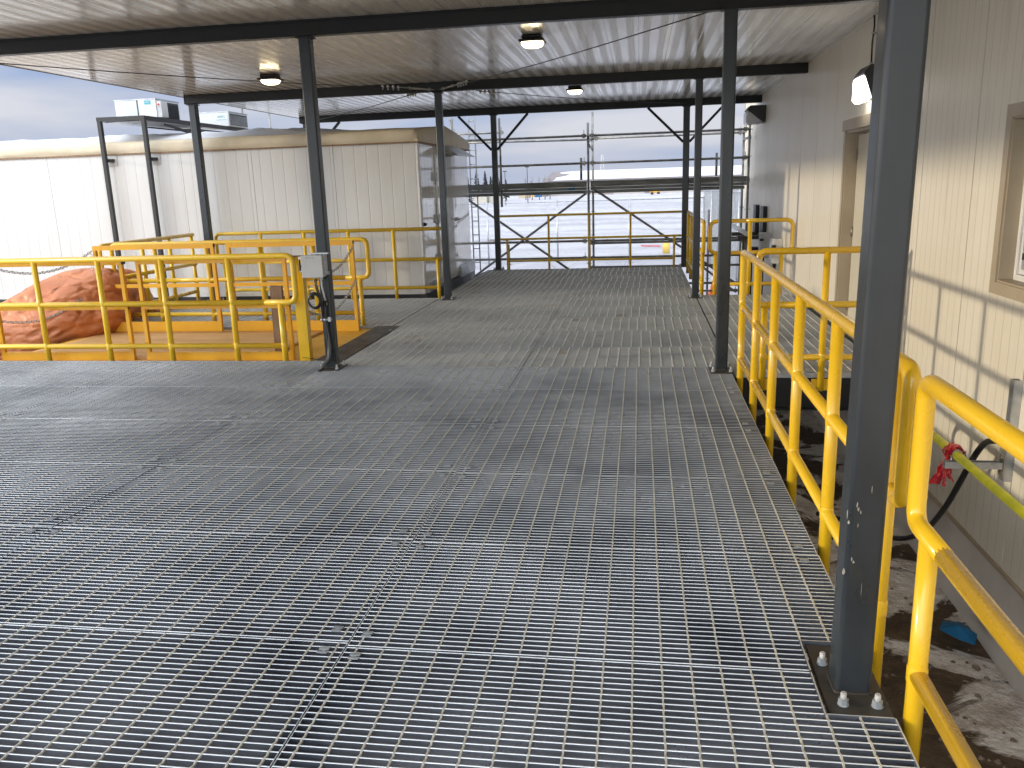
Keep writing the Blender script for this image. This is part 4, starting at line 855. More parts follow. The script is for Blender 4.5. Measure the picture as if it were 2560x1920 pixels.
# gable drop on the end
o0 = len(mb.v); last = nx * np_
for k, (y, z) in enumerate(prof):
    mb.v.append((SX + 0.035 + 0.01 * math.sin(k * 2.1), y, max(z - 0.03, 2.33)))
for k, (y, z) in enumerate(prof):
    mb.v.append((SX + 0.022, y, 2.325 - 0.012 * math.sin(y * 3.0)))
for k in range(np_ - 1):
    mb.f.append((last + k, last + k + 1, o0 + k + 1, o0 + k)); mb.sm.append(True)
    mb.f.append((o0 + k, o0 + k + 1, o0 + np_ + k + 1, o0 + np_ + k)); mb.sm.append(True)
build(mb, 'roof_cover', 'cream', t)
mb = MB(); mb.box((-14.2, SY - 0.024, 2.305), (SX + 0.03, SY - 0.011, 2.328)); mb.box((SX + 0.024, SY - 0.01, 2.305), (SX + 0.036, SY1, 2.328))
x = -14.1
while x < SX: mb.box((x - 0.01, SY - 0.029, 2.310), (x + 0.01, SY - 0.0230, 2.323)); x += 0.155
y = SY + 0.1
while y < SY1: mb.box((SX + 0.035, y - 0.01, 2.310), (SX + 0.041, y + 0.01, 2.323)); y += 0.155
build(mb, 'batten_strip', 'wood', t)
# snow lying on the roof cover
mb = MB(); nx = 90; ny = 14
for j in range(ny + 1):
    for i in range(nx + 1):
        x = -14.1 + 9.4 * i / nx; y = SY + 0.18 + 1.9 * j / ny; base = 2.515 + (y - SY) * 0.08
        ed = min(i, nx - i, 8) / 8 * min(j, ny - j, 3) / 3
        mb.v.append((x, y, base - 0.02 + ed * (0.075 + 0.05 * noise.noise(Vector((x * 1.5, y * 2, 0))) + 0.03 * noise.noise(Vector((x * 6, y * 6, 3))))))
for j in range(ny):
    for i in range(nx): a = j * (nx + 1) + i; mb.f.append((a, a + 1, a + nx + 2, a + nx + 1)); mb.sm.append(True)
o = build(mb, 'snow_patch', 'snowcap', fix=False); tag(o, 'ridge of snow lying on the cream shelter roof', 'snow', kind='stuff')
# ================================================================ CONDENSER FRAME + UNITS
PX = (-8.28, -7.54); FY = 12.33
t = thing('condenser_frame', (-7.9, 13, -0.05), 'black tubular frame over the white shelter carrying two condensing units', 'equipment frame')
for x in PX:
    mb = MB(); mb.vtube(x, FY, -0.7, 2.80, 0.032, 0.032, 0.006, 2); p_ = build(mb, 'post', 'black', t)
    mb = MB(); mb.box((x - 0.10, 12.488, 2.14), (x + 0.10, 12.499, 2.30)); build(mb, 'bracket_plate', 'greybox', t)
    mb = MB(); mb.box((x - 0.05, 12.363, 2.20), (x + 0.06, 12.487, 2.245)); build(mb, 'bracket', 'black', t)
    mb = MB(); mb.box((x - 0.032, FY - 0.032, 2.801), (x + 0.032, 16.3, 2.865)); build(mb, 'side_beam', 'black', t)
mb = MB(); mb.box((PX[0] + 0.033, FY - 0.032, 2.801), (PX[1] - 0.033, FY + 0.032, 2.864)); build(mb, 'cross_beam', 'black', t); mb = MB(); mb.box((PX[0] + 0.033, 14.0, 2.801), (PX[1] - 0.033, 14.05, 2.85)); build(mb, 'cross_beam', 'black', t)
mb = MB(); mb.box((PX[0] + 0.034, FY + 0.1, 2.79), (PX[1] - 0.034, 14.2, 2.80)); build(mb, 'drip_tray', 'galv', t)
mb = MB(); mb.bar((PX[1] - 0.05, 13.0, 2.78), (PX[1] - 0.3, 14.4, 2.70), 0.03, 0.04); mb.bar((PX[0] + 0.2, 13.3, 2.77), (PX[1] - 0.1, 15.0, 2.72), 0.02, 0.02); build(mb, 'hanger_bar', 'black', t)
def condenser(x0, x1, y0, y1, z0, z1, label, second):
    t = thing('condensing_unit', ((x0 + x1) / 2, (y0 + y1) / 2, z0), label, 'condensing unit', 'condensing units on the shelter roof')
    mb = MB(); mb.box((x0, y0, z0), (x1, y1, z1 - 0.016)); build(mb, 'casing', 'unit', t)
    mb = MB(); mb.box((x0 - 0.006, y0 - 0.006, z1 - 0.0155), (x1 + 0.006, y1 + 0.006, z1)); build(mb, 'lid', 'galv', t)
    mb = MB(); mb.box((x1 - 0.022, y0 - 0.003, z0), (x1 + 0.003, y0 + 0.014, z1 - 0.017)); build(mb, 'corner_strip', 'galv', t)
    mb = MB(); mb.box((x1 + 0.001, y0 + (0.22 if not second else 0.04), z0 + 0.02), (x1 + 0.004, y1 - 0.03, z1 - 0.04)); g = build(mb, 'coil_grille', 'black', t)
    mb = MB(); n = 14
    for i in range(n): z = z0 + 0.03 + i * (z1 - z0 - 0.09) / n; mb.box((x1 + 0.004, y0 + (0.22 if not second else 0.04), z), (x1 + 0.010, y1 - 0.03, z + 0.006))
    build(mb, 'louvres', 'beam' if not second else 'galv', g)
    rot = (R(90), 0, 0)
    if second:
        mb = MB(); mb.box((-7.715, y0 - 0.002, z1 - 0.155), (-7.49, y0 - 0.0005, z1 - 0.055)); lb = build(mb, 'label_plate', 'paper', t)
        put_text('KEEPRITE', 0.062, 'teal', (-7.60, y0 - 0.004, z1 - 0.095), rot, t, 'lettering', 0.62)
        mb = MB(); mb.box((-7.70, y0 - 0.004, z1 - 0.150), (-7.50, y0 - 0.0025, z1 - 0.140)); build(mb, 'underline', 'teal', t)
    else:
        mb = MB(); mb.box((-8.035, y0 - 0.003, z0 + 0.01), (-8.015, y0 - 0.0005, z1 - 0.017)); build(mb, 'seam_strip', 'black', t)
        mb = MB(); mb.box((-7.90, y0 - 0.002, z1 - 0.090), (-7.79, y0 - 0.0005, z1 - 0.030)); build(mb, 'label_plate', 'teal', t)
        put_text('KEEPRITE', 0.030, 'paper', (-7.845, y0 - 0.004, z1 - 0.058), rot, t, 'lettering', 0.66)
        for a, b, c, d in ((-7.99, -7.92, 0.17, 0.31), (-7.90, -7.78, 0.15, 0.20), (-7.98, -7.86, 0.02, 0.13), (-7.83, -7.72, 0.04, 0.12)):
            mb = MB(); mb.box((a, y0 - 0.002, z0 + c), (b, y0 - 0.0005, z0 + d)); build(mb, 'paper_label', 'paper', t)
        mb = MB(); mb.box((x1 + 0.001, y0 + 0.015, z0 + 0.03), (x1 + 0.085, y0 + 0.20, z1 - 0.04)); cb = build(mb, 'control_box', 'greybox', t)
        mb = MB(); mb.box((x1 + 0.02, y0 + 0.009, z1 - 0.125), (x1 + 0.075, y0 + 0.0145, z1 - 0.065)); b_ = build(mb, 'switch_plate', 'paper', cb)
        mb = MB(); mb.cyl((x1 + 0.047, y0 - 0.004, z1 - 0.095), 0.017, 0.017, 0.014, 14, 'y'); build(mb, 'red_switch', 'red', cb)
condenser(-8.42, -7.705, 13.0, 13.70, 2.867, 3.185, 'left condensing unit with paper labels and a red switch, on the black frame', False)
condenser(-8.16, -7.45, 14.95, 15.70, 2.867, 3.125, 'right condensing unit with a large teal logo and black louvred end, behind the column', True)
# ================================================================ JUNCTION BOX, CABLES on the left column
t = thing('junction_box', (-2.96, 7.33, 0.89), 'grey square junction box on a strut bracket fixed to the left column', 'junction box')
mb = MB(); mb.box((-3.065, 7.27, 0.885), (-2.868, 7.355, 1.085), 0.006); build(mb, 'enclosure', 'greybox', t)
mb = MB(); mb.box((-3.067, 7.262, 0.883), (-2.866, 7.2695, 1.087), 0.003); cv = build(mb, 'cover', 'greybox', t)
mb = MB()
for i, x in enumerate((-3.02, -3.012, -3.004, -2.99, -2.975, -2.955, -2.947)): mb.box((x, 7.2605, 1.062), (x + 0.005, 7.2622, 1.067))
build(mb, 'marking', 'rubber', cv)
mb = MB(); mb.box((-3.00, 7.33, 1.092), (-2.83, 7.372, 1.104)); mb.box((-3.0, 7.356, 0.90), (-2.84, 7.367, 0.93)); mb.box((-2.867, 7.30, 0.90), (-2.855, 7.367, 1.09)); build(mb, 'strut_bracket', 'galv', t)
for p in ((-2.99, 7.325, 1.08), (-2.955, 7.325, 1.08), (-2.90, 7.325, 1.08), (-2.85, 7.31, 0.92), (-2.85, 7.31, 1.01)): mb = MB(); mb.cyl((p[0], p[1], p[2]), 0.008, 0.008, 0.014, 6); build(mb, 'bolt', 'zinc', t)
mb = MB(); mb.cyl((-2.905, 7.31, 0.86), 0.016, 0.016, 0.026, 12); mb.cyl((-2.965, 7.31, 0.868), 0.010, 0.010, 0.018, 12); build(mb, 'cable_gland', 'whitebolt', t)
t = thing('power_cables', (-2.93, 7.3, 0), 'black cables with a tied coil running down the left column from the junction box', 'cables')
mb = MB(); mb.tube([(-2.905, 7.31, 0.86), (-2.905, 7.31, 0.80), (-2.90, 7.335, 0.70), (-2.885, 7.345, 0.62)], 0.009, 8); build(mb, 'white_sleeve', 'whitebolt', t)
for i, (ax, r_) in enumerate(((-2.90, 0.010), (-2.925, 0.009), (-2.912, 0.012))):
    mb = MB(); mb.tube([(ax + 0.01, 7.34, 0.66), (ax, 7.34, 0.55), (ax + 0.005, 7.342, 0.44), (ax + 0.01 + 0.008 * i, 7.34, 0.32), (ax + 0.025, 7.33, 0.22), (ax + 0.015, 7.32, 0.12), (ax - 0.035, 7.29, 0.05), (ax - 0.075, 7.27, 0.0)], r_, 8); build(mb, 'cable', 'rubber', t)
for ax in (-2.972, -2.958):
    mb = MB(); mb.tube([(ax, 7.31, 0.868), (ax + 0.004, 7.31, 0.80), (ax + 0.03, 7.31, 0.70), (ax + 0.04, 7.32, 0.60), (ax + 0.04, 7.335, 0.5)], 0.006, 8); build(mb, 'cable', 'rubber', t)
mb = MB()
for k in range(4):
    rr = 0.052 + 0.005 * k; mb.tube([(-2.985 + rr * math.cos(a), 7.29 + 0.006 * k + 0.005 * math.sin(a * 2), 0.665 + rr * 1.12 * math.sin(a)) for a in [2 * math.pi * q / 22 for q in range(22)]], 0.0065, 7, closed=True)
build(mb, 'coil', 'rubber', t)
mb = MB(); mb.box((-2.95, 7.318, 0.478), (-2.85, 7.368, 0.492)); mb.cyl((-2.935, 7.315, 0.468), 0.013, 0.013, 0.03, 10); mb.cyl((-2.905, 7.315, 0.468), 0.013, 0.013, 0.03, 10); mb.box((-2.87, 7.30, 0.47), (-2.845, 7.33, 0.51)); build(mb, 'clamp', 'galv', t)
mb = MB(); mb.tube([(-2.96, 7.35, 0.085), (-3.0, 7.33, 0.10), (-3.14, 7.27, 0.135)], 0.0032, 5); mb.tube([(-2.962, 7.362, 0.085), (-2.844, 7.362, 0.085), (-2.844, 7.478, 0.09)], 0.003, 5); build(mb, 'cable_tie', 'rubber', t)
# ================================================================ RIGHT WALL PIPE, STRUT, TAPE, HOSE
o = build(MB().tube([(1.90, 5.95, -0.6), (1.90, 5.95, -0.12), (1.90, 5.90, -0.05), (1.90, 5.82, -0.02), (1.9, 5.0, -0.017), (1.9, 0.2, -0.012)], 0.026, 16), 'utility_pipe', 'pipe'); tag(o, 'yellow-green painted pipe running low along the building wall', 'pipe')
t = thing('strut_support', (2.18, 5.07, -0.15), 'galvanized strut channel with a cantilever arm fixed to the building wall', 'strut support')
mb = MB(); mb.box((2.150, 5.045, -0.16), (2.154, 5.10, 0.46)); mb.box((2.155, 5.045, -0.16), (2.198, 5.049, 0.46)); mb.box((2.155, 5.096, -0.16), (2.198, 5.10, 0.46)); build(mb, 'upright', 'galv', t)
mb = MB(); mb.box((1.82, 5.05, -0.085), (2.148, 5.054, -0.044)); mb.box((1.82, 5.09, -0.085), (2.148, 5.094, -0.044)); mb.box((1.82, 5.0545, -0.085), (2.148, 5.0895, -0.081)); build(mb, 'arm', 'galv', t)
mb = MB(); mb.box((2.142, 5.04, -0.13), (2.1485, 5.105, -0.0)); mb.cyl((2.13, 5.07, -0.02), 0.009, 0.009, 0.012, 6, 'x'); build(mb, 'gusset', 'brass', t)
mb = MB(); mb.tube([(1.9 + 0.030 * math.cos(a), 5.10, -0.017 + 0.030 * math.sin(a)) for a in [2 * math.pi * q / 16 for q in range(16)]], 0.004, 6, closed=True); mb.tube([(1.87, 5.10, -0.017), (1.87, 5.10, -0.09)], 0.004, 6); build(mb, 'pipe_clamp', 'galv', t)
# flagging tape: crumpled ribbons
mb = MB(); random.seed(3)
for k in range(16):
    c = Vector((1.9, 5.14 + random.uniform(-0.035, 0.045), -0.017)); a0 = random.uniform(0, 6.28); pts = []
    for q in range(9):
        a = a0 + q * 0.55; rr = 0.034 + random.uniform(0, 0.026); pts.append(c + Vector((rr * math.cos(a), random.uniform(-0.02, 0.02), rr * math.sin(a))))
    vs = []; 
    for p in pts: vs += [p + Vector((0, -0.010, random.uniform(-0.004, 0.004))), p + Vector((random.uniform(-.003, .003), 0.010, 0))]
    mb.add(vs, [(2 * i, 2 * i + 1, 2 * i + 3, 2 * i + 2) for i in range(8)])
for k in range(12):
    p = Vector((1.865 + random.uniform(-0.02, 0.02), 5.14 + random.uniform(-0.03, 0.03), -0.05)); vs = []
    drift = Vector((random.uniform(-0.012, 0.004), random.uniform(-0.006, 0.006), -0.017)); wv = Vector((random.uniform(.006, .012), random.uniform(-.01, .01), 0))
    for q in range(9): p = p + drift + Vector((random.uniform(-.008, .008), random.uniform(-.008, .008), random.uniform(-.004, .004))); vs += [p - wv, p + wv]
    mb.add(vs, [(2 * i, 2 * i + 1, 2 * i + 3, 2 * i + 2) for i in range(8)])
o = build(mb, 'flagging_tape', 'red', fix=False); tag(o, 'crumpled red flagging tape knotted round the yellow-green pipe', 'tape')
s2 = o.modifiers.new('thick', 'SOLIDIFY'); s2.thickness = 0.0012
hp = [(2.145, 4.97, 0.06), (2.12, 5.0, 0.085), (2.09, 5.06, 0.09), (2.07, 5.16, 0.04), (2.06, 5.28, -0.1), (2.055, 5.42, -0.30), (2.05, 5.62, -0.56), (2.03, 5.86, -0.82), (1.98, 6.1, -1.0), (1.9, 6.4, -1.12), (1.75, 6.7, -1.14), (1.5, 6.9, -1.15)]
def smooth(pts, n=4):
    P = [Vector(p) for p in pts]; out_ = []
    for i in range(len(P) - 1):
        p0 = P[max(i - 1, 0)]; p1 = P[i]; p2 = P[i + 1]; p3 = P[min(i + 2, len(P) - 1)]
        for k in range(n):
            t_ = k / n; out_.append(0.5 * ((2 * p1) + (p2 - p0) * t_ + (2 * p0 - 5 * p1 + 4 * p2 - p3) * t_ ** 2 + (3 * p1 - p0 - 3 * p2 + p3) * t_ ** 3))
    return out_ + [P[-1]]
o = build(MB().tube(smooth(hp), 0.019, 12), 'hose', 'rubber'); tag(o, 'black hose arching over the wall strut and down to the snow', 'hose')
mb = MB(); mb.add([(1.86, 5.0, -1.125), (1.93, 4.88, -1.12), (2.01, 4.84, -1.13), (2.05, 4.92, -1.105), (2.0, 5.06, -1.10), (1.91, 5.10, -1.125), (1.95, 4.97, -1.075)], [(0, 1, 6), (1, 2, 6), (2, 3, 6), (3, 4, 6), (4, 5, 6), (5, 0, 6)])
o = build(mb, 'plastic_scrap', 'blue', fix=False); tag(o, 'crumpled blue plastic scrap lying in the dirty snow', 'plastic scrap'); s2 = o.modifiers.new('thick', 'SOLIDIFY'); s2.thickness = 0.004
mb = MB(); random.seed(11)
for k in range(26):
    x = random.uniform(0.9, 2.0); y = random.uniform(2.2, 6.5); a = random.uniform(0, 3.14); l_ = random.uniform(0.05, 0.16)
    mb.tube([(x, y, -1.155), (x + l_ * math.cos(a) * 0.5, y + l_ * math.sin(a) * 0.5, -1.13), (x + l_ * math.cos(a), y + l_ * math.sin(a), -1.15)], 0.0018, 4)
o = build(mb, 'straw', 'weed')
sb = MB(); random.seed(21)
for k in range(420):
    x = random.uniform(0.75, 2.05); y = random.uniform(1.6, 7.5); r_ = random.uniform(0.006, 0.022) * (1 if random.random() < 0.9 else 1.8); a = random.uniform(0, 6.28)
    zz = GZ + 0.05 * noise.fractal(Vector((x * 0.7, y * 0.7, 0)), 1.0, 2.0, 3)
    ring = [(x + r_ * random.uniform(.7, 1.2) * math.cos(a + q * 1.257), y + r_ * random.uniform(.7, 1.2) * math.sin(a + q * 1.257), zz) for q in range(5)]
    sb.add(ring + [(x + r_ * 0.2, y, zz + r_ * 0.8), (x - r_ * 0.3, y + r_ * 0.2, zz + r_ * 0.7)], [(0, 1, 5), (1, 2, 6, 5), (2, 3, 6), (3, 4, 6), (4, 0, 5, 6)])
so_ = build(sb, 'gravel', 'pebble', fix=False); tag(so_, 'small stones and clods on the thawed ground', 'gravel', kind='stuff'); tag(o, 'bits of straw and twigs scattered on the thawed ground', 'straw', kind='stuff')
# ================================================================ UTILITIES near the far wall
UG = 'strut channels high on the far wall'
for y, lb in ((16.4, 'farther dark strut channel with an arm on the far wall'), (15.42, 'nearer dark strut channel with an arm on the far wall')):
    t = thing('strut_support', (2.15, y, 0.6), lb, 'strut support', UG)
    mb = MB(); mb.box((2.13, y - 0.16, 0.64), (2.198, y + 0.16, 1.14)); build(mb, 'upright', 'beam', t)
    mb = MB(); mb.box((1.72, y - 0.1, 0.575), (2.197, y + 0.1, 0.637)); build(mb, 'arm', 'plate', t)
o = build(MB().tube([(1.86, 17.4, 0.70), (1.86, 15.2, 0.68)], 0.045, 14), 'drain_pipe', 'vinyl'); tag(o, 'short white pipe resting on the two wall arms', 'pipe')
mb = MB()
for k in range(5): 
    p = Vector((1.86 + k * 0.012, 15.2, 0.63)); vs = []
    for q in range(6): p = p + Vector((random.uniform(0, .02), 0.004, -0.05)); vs += [p + Vector((-0.012, 0, 0)), p + Vector((0.012, 0.01, 0))]
    mb.add(vs, [(2 * i, 2 * i + 1, 2 * i + 3, 2 * i + 2) for i in range(5)])
o = build(mb, 'flagging_tape', 'red', fix=False); tag(o, 'red tape strip hanging from the white pipe by the far wall', 'tape')
def wallbox(x0, y0, y1, z0, z1, mt, label):
    t = thing('electrical_box', (2.15, (y0 + y1) / 2, z0), label, 'electrical box')
    mb = MB(); mb.box((x0, y0, z0), (2.198, y1, z1), 0.006); build(mb, 'enclosure', mt, t)
    mb = MB(); mb.box((x0 - 0.010, y0 + 0.015, z0 + 0.015), (x0 - 0.001, y1 - 0.015, z1 - 0.015)); build(mb, 'door', mt, t)
    mb = MB(); mb.cyl((x0 + 0.05, (y0 + y1) / 2, z0 - 0.06), 0.028, 0.028, 0.058, 12); mb.tube([(x0 + 0.05, (y0 + y1) / 2, z0 - 0.06), (x0 + 0.05, (y0 + y1) / 2, -0.5), (x0 + 0.02, (y0 + y1) / 2 + 0.3, -0.9)], 0.022, 8); build(mb, 'conduit', 'rubber', t)
    mb = MB(); mb.box((x0 - 0.03, y0 - 0.05, z1 - 0.13), (x0 + 0.03, y0 - 0.001, z1 - 0.09)); build(mb, 'handle', 'black', t)
wallbox(2.06, 13.5, 13.85, 0.32, 0.70, 'vinyl', 'white electrical box with a black handle on the far wall')
wallbox(2.04, 14.7, 14.95, 0.30, 0.72, 'greybox', 'narrow grey electrical box behind the white one on the far wall')
wallbox(1.98, 15.7, 15.95, 0.20, 0.40, 'black', 'small black box on the far wall beneath the strut arms')
# traffic cone
t = thing('traffic_cone', (1.87, 21.3, GZ), 'faded orange traffic cone on the snow beyond the scaffold', 'traffic cone')
build(MB().cyl((1.87, 21.3, GZ + 0.05), 0.13, 0.03, 0.66, 16), 'cone_body', 'orangecone', t); build(MB().box((1.67, 21.1, GZ + 0.005), (2.07, 21.5, GZ + 0.048)), 'base', 'orangecone', t); build(MB().cyl((1.87, 21.3, GZ + 0.35), 0.088, 0.067, 0.13, 16), 'reflective_band', 'vinyl', t)
# ================================================================ SCAFFOLD
t = thing('scaffold', (-0.8, 17.6, GZ), 'grey tube scaffold with a steel plank walkway beyond the far railing', 'scaffold')
F, B = 17.1, 18.2
def std(x, y, z0, z1):
    mb = MB(); mb.tube([(x, y, z0), (x, y, z1)], 0.0242, 10); p = build(mb, 'standard', 'scaf', t); z = math.ceil(z0 / 0.5) * 0.5 + 0.04
    mb = MB(); n = 0
    while z < z1 - 0.05:
        if z > -0.9: mb.cyl((x, y, z - 0.005), 0.055, 0.055, 0.010, 12); n += 1
        z += 0.5
    if n: build(mb, 'rosettes', 'scaf', p)
def led(a, b, r_=0.0242, m_='scaf'):
    mb = MB(); mb.tube([a, b], r_, 10); d = (Vector(b) - Vector(a)).normalized()
    for e_, s in ((Vector(a), 1), (Vector(b), -1)): mb.bar(e_ + d * s * 0.02, e_ + d * s * 0.09, 0.05, 0.075); mb.bar(e_ + d * s * 0.05 + Vector((0, 0, -0.06)), e_ + d * s * 0.05 + Vector((0, 0, 0.11)), 0.012, 0.03)
    build(mb, 'ledger', m_, t)
std(-1.02, F, GZ, 2.79); std(2.08, F, GZ, 2.62); std(-0.99, B, GZ, 3.08); std(2.10, B, GZ, 2.6); std(-4.02, B, GZ, 3.6); std(-2.79, F, 1.21, 2.95); std(-1.17, F + 0.1, 1.70, 2.13); std(1.48, F + 0.1, 1.69, 2.13)
std(-3.80, F + 0.2, GZ, 3.0); std(-3.95, F, GZ, 2.6); std(-8.12, B, GZ, 3.6); std(-8.74, B, GZ, 3.6); std(-2.68, F, -0.6, 0.45); std(1.45, B + 0.2, GZ, 1.0)
for z in (2.545, 2.02, 0.49): led((-3.95, F, z), (-1.05, F, z)); led((-0.99, F, z), (2.06, F, z))
led((-3.95, F, 0.15), (-1.05, F, 0.15)); led((-0.99, F, 0.15), (2.06, F, 0.15)); led((-0.99, F, -0.045), (2.06, F, -0.045)); led((-0.99, F, -0.40), (2.06, F, -0.40)); led((-0.99, F, 0.44), (2.06, F, 0.44))
led((-4.0, B, 2.56), (-1.0, B, 2.52)); led((-0.97, B, 2.54), (2.08, B, 2.54)); led((-4.0, B, 2.74), (-2.88, B, 2.74)); led((2.09, F, 1.6), (2.10, B, 1.6)); led((2.09, F, 2.4), (2.10, B, 2.4)); led((-1.01, F, 1.46), (-1.0, B, 1.46)); led((-1.01, F, 2.35), (-1.0, B, 2.35)); led((-0.97, B, -0.7), (2.08, B, -0.7))
for a, b in (((-1.06, F - 0.04, 1.44), (-3.60, F - 0.04, -0.32)), ((-3.90, F + 0.04, 1.66), (-1.28, F + 0.04, -0.20)), ((-0.90, F + 0.04, 1.50), (2.0, F + 0.04, -0.48)), ((1.2, F + 0.3, -0.05), (1.9, F + 0.3, -0.6))):
    mb = MB(); mb.tube([a, b], 0.0242, 10); build(mb, 'diagonal_brace', 'scaf', t)
for a, b in ((-3.93, -1.05), (-0.98, 2.05)):
    mb = MB(); mb.box((a, F - 0.03, 1.56), (b, F - 0.012, 1.665)); mb.box((a, F - 0.034, 1.50), (b, F - 0.016, 1.557)); mb.box((a, F - 0.03, 1.665), (b, F + 0.05, 1.672)); pk = build(mb, 'toe_board', 'scafplank', t)
    mb = MB()
    for i in range(3): y = F + 0.03 + i * 0.36; mb.box((a + 0.03, y, 1.43), (b - 0.03, y + 0.32, 1.49))
    build(mb, 'plank', 'scafplank', t)
mb = MB(); mb.box((-1.42, F - 0.037, 1.515), (-1.29, F - 0.0345, 1.555)); build(mb, 'tag_plate', 'blue', t)
# scaffold ladder
mb = MB()
for x in (-3.64, -3.50): mb.box((x - 0.012, B - 0.02, GZ), (x + 0.012, B + 0.02, 3.3))
z = GZ + 0.3
while z < 3.3: mb.tube([(-3.64, B, z), (-3.50, B, z)], 0.012, 6); z += 0.3
build(mb, 'ladder', 'galv', t)
mb = MB(); mb.tube([(2.02, F - 0.1, -0.6), (2.02, F - 0.1, 0.62)], 0.027, 10); o = build(mb, 'riser_pipe', 'greenpipe'); tag(o, 'dull green upright pipe beside the scaffold at the far wall', 'pipe')
# ================================================================ CHAIN-LINK FENCE
def clf(a, b, z0, z1, label, step=2.6, parts=3.0, wr=0.0042):
    a = Vector(a); b = Vector(b); d = (b - a); Lh = d.length; d.normalize(); H = z1 - z0
    t = thing('chain_link_fence', ((a.x + b.x) / 2, (a.y + b.y) / 2, z0), label, 'fence')
    mb = MB(); s = -H; sp = 0.085
    def P(u, z): return Vector((a.x + d.x * u, a.y + d.y * u, z))
    while s < Lh:
        for sg in (1, -1):
            u0, u1 = (s, s + H); zA, zB = (z0, z1) if sg > 0 else (z1, z0)
            if u0 < 0: f_ = -u0 / H; zA = zA + (zB - zA) * f_; u0_ = 0
            else: u0_ = u0
            if u1 > Lh: f_ = (u1 - Lh) / (u1 - u0_); zB = zB - (zB - zA) * f_; u1 = Lh
            if u1 - u0_ > 0.02: mb.tube([P(u0_, zA), P(u1, zB)], wr, 3, caps=False)
        s += sp
    build(mb, 'mesh', 'galv', t, fix=False)
    mb = MB(); mb.tube([P(0, z1), P(Lh, z1)], 0.02, 8); build(mb, 'top_rail', 'galv', t)
    mb = MB(); mb.tube([P(0, z1 - 0.7), P(Lh, z1 - 0.7)], 0.003, 4); build(mb, 'tension_wire', 'galv', t)
    n = max(1, round(Lh / step))
    for i in range(n + 1):
        p = P(Lh * i / n, 0); mb = MB(); mb.tube([(p.x, p.y, z0 - 0.05), (p.x, p.y, z1 + 0.06)], 0.03, 8); build(mb, 'post', 'galv', t)
clf((-15.75, 30.6, 0), (2.2, 30.0, 0), GZ, 1.0, 'long chain-link fence crossing the snow beyond the scaffold', 2.564)
clf((2.2, 30.0, 0), (2.95, 21.0, 0), GZ, 1.25, 'short chain-link fence run returning towards the building corner', 1.5)
clf((2.45, 30.0, 0), (3.6, 22.0, 0), GZ, 1.3, 'second galvanized fence run just behind the corner fence', 2.0)
# ================================================================ DISTANCE
t = thing('warehouse', (0, 200, GZ), 'long low warehouse with a snow-covered roof on the horizon', 'warehouse')
mb = MB(); mb.box((-20.3, 185.5, GZ - 0.5), (26.5, 230, 2.0)); build(mb, 'wall', 'whsesiding', t)
mb = MB(); mb.add([(-21, 185, 2.05), (27, 185, 2.05), (27, 215, 4.35), (-21.9, 215, 4.35), (-21, 185, 1.9), (27, 185, 1.9), (27, 215, 4.2), (-21.9, 215, 4.2), (27, 245, 2.05), (-21, 245, 2.05)], [(0, 1, 2, 3), (4, 5, 1, 0), (3, 2, 8, 9), (5, 6, 2, 1), (4, 0, 3, 7)]); build(mb, 'roof', 'brownroof', t)
mb = MB(); pts = [(-18.9, 185.5), (-18.6, 189), (-18.9, 194), (-17.0, 199), (-16.4, 203), (-19.0, 207), (-19.6, 210), (-18.0, 213), (-15.0, 214.8)]
vs = []
for x, y in pts: z = 2.05 + (y - 185) / 30 * 2.3 + 0.05; vs += [(x, y, z), (26.5, y, z)]
mb.add(vs, [(2 * i, 2 * i + 1, 2 * i + 3, 2 * i + 2) for i in range(len(pts) - 1)], False); build(mb, 'roof_snow', 'snowcap', t, fix=False)
mb = MB(); 
for x in (-9, 1, 12): mb.box((x, 185.4, GZ), (x + 3.2, 185.49, 1.4))
build(mb, 'loading_door', 'brownroof', t)
def spruce(x, y, h, seed):
    random.seed(seed)
    t = thing('spruce_tree', (x, y, GZ), '', 'tree', 'dark spruces on the horizon left of the end bay')
    build(MB().cyl((x, y, GZ - 0.2), 0.12, 0.02, h + 0.1, 6), 'trunk', 'bark', t)
    mb = MB(); n = int(h * 60)
    for i in range(n):
        f_ = random.random() ** 0.8; z = GZ + 0.4 + (h - 0.4) * f_; rr = (1 - f_) ** 0.9 * h * 0.17 * random.uniform(0.35, 1.15) + 0.05; a = random.uniform(0, 6.28); dx_, dy_ = math.cos(a), math.sin(a)
        w_ = 0.10 + 0.12 * (1 - f_); mb.add([(x, y, z + 0.12), (x + dx_ * rr - dy_ * w_, y + dy_ * rr + dx_ * w_, z - 0.22 * rr), (x + dx_ * rr * 1.12, y + dy_ * rr * 1.12, z - 0.3 * rr - 0.06), (x + dx_ * rr + dy_ * w_, y + dy_ * rr - dx_ * w_, z - 0.22 * rr)], [(0, 1, 2, 3)])
    build(mb, 'crown', 'needles', t, fix=False); return t
sp_ = [(-28.9, 150, 5.6, 'tallest dark spruce at the left end of the horizon group'), (-27.5, 151, 4.4, 'small spruce just left of the horizon clump'), (-27.0, 148, 5.2, 'pointed spruce leading the clump of three'), (-26.35, 150, 4.3, 'slim low spruce inside the horizon clump'), (-25.7, 149, 4.9, 'broad spruce on the right of the horizon clump'), (-25.1, 151, 4.1, 'last small spruce at the right edge of the clump'), (-31, 152, 4.6, 'spruce glimpsed beside the shelter corner'), (-24.4, 155, 3.7, 'short spruce nearest the left end column')]
for i, (x, y, h, lb) in enumerate(sp_): spruce(x, y, h, 40 + i)['label'] = lb
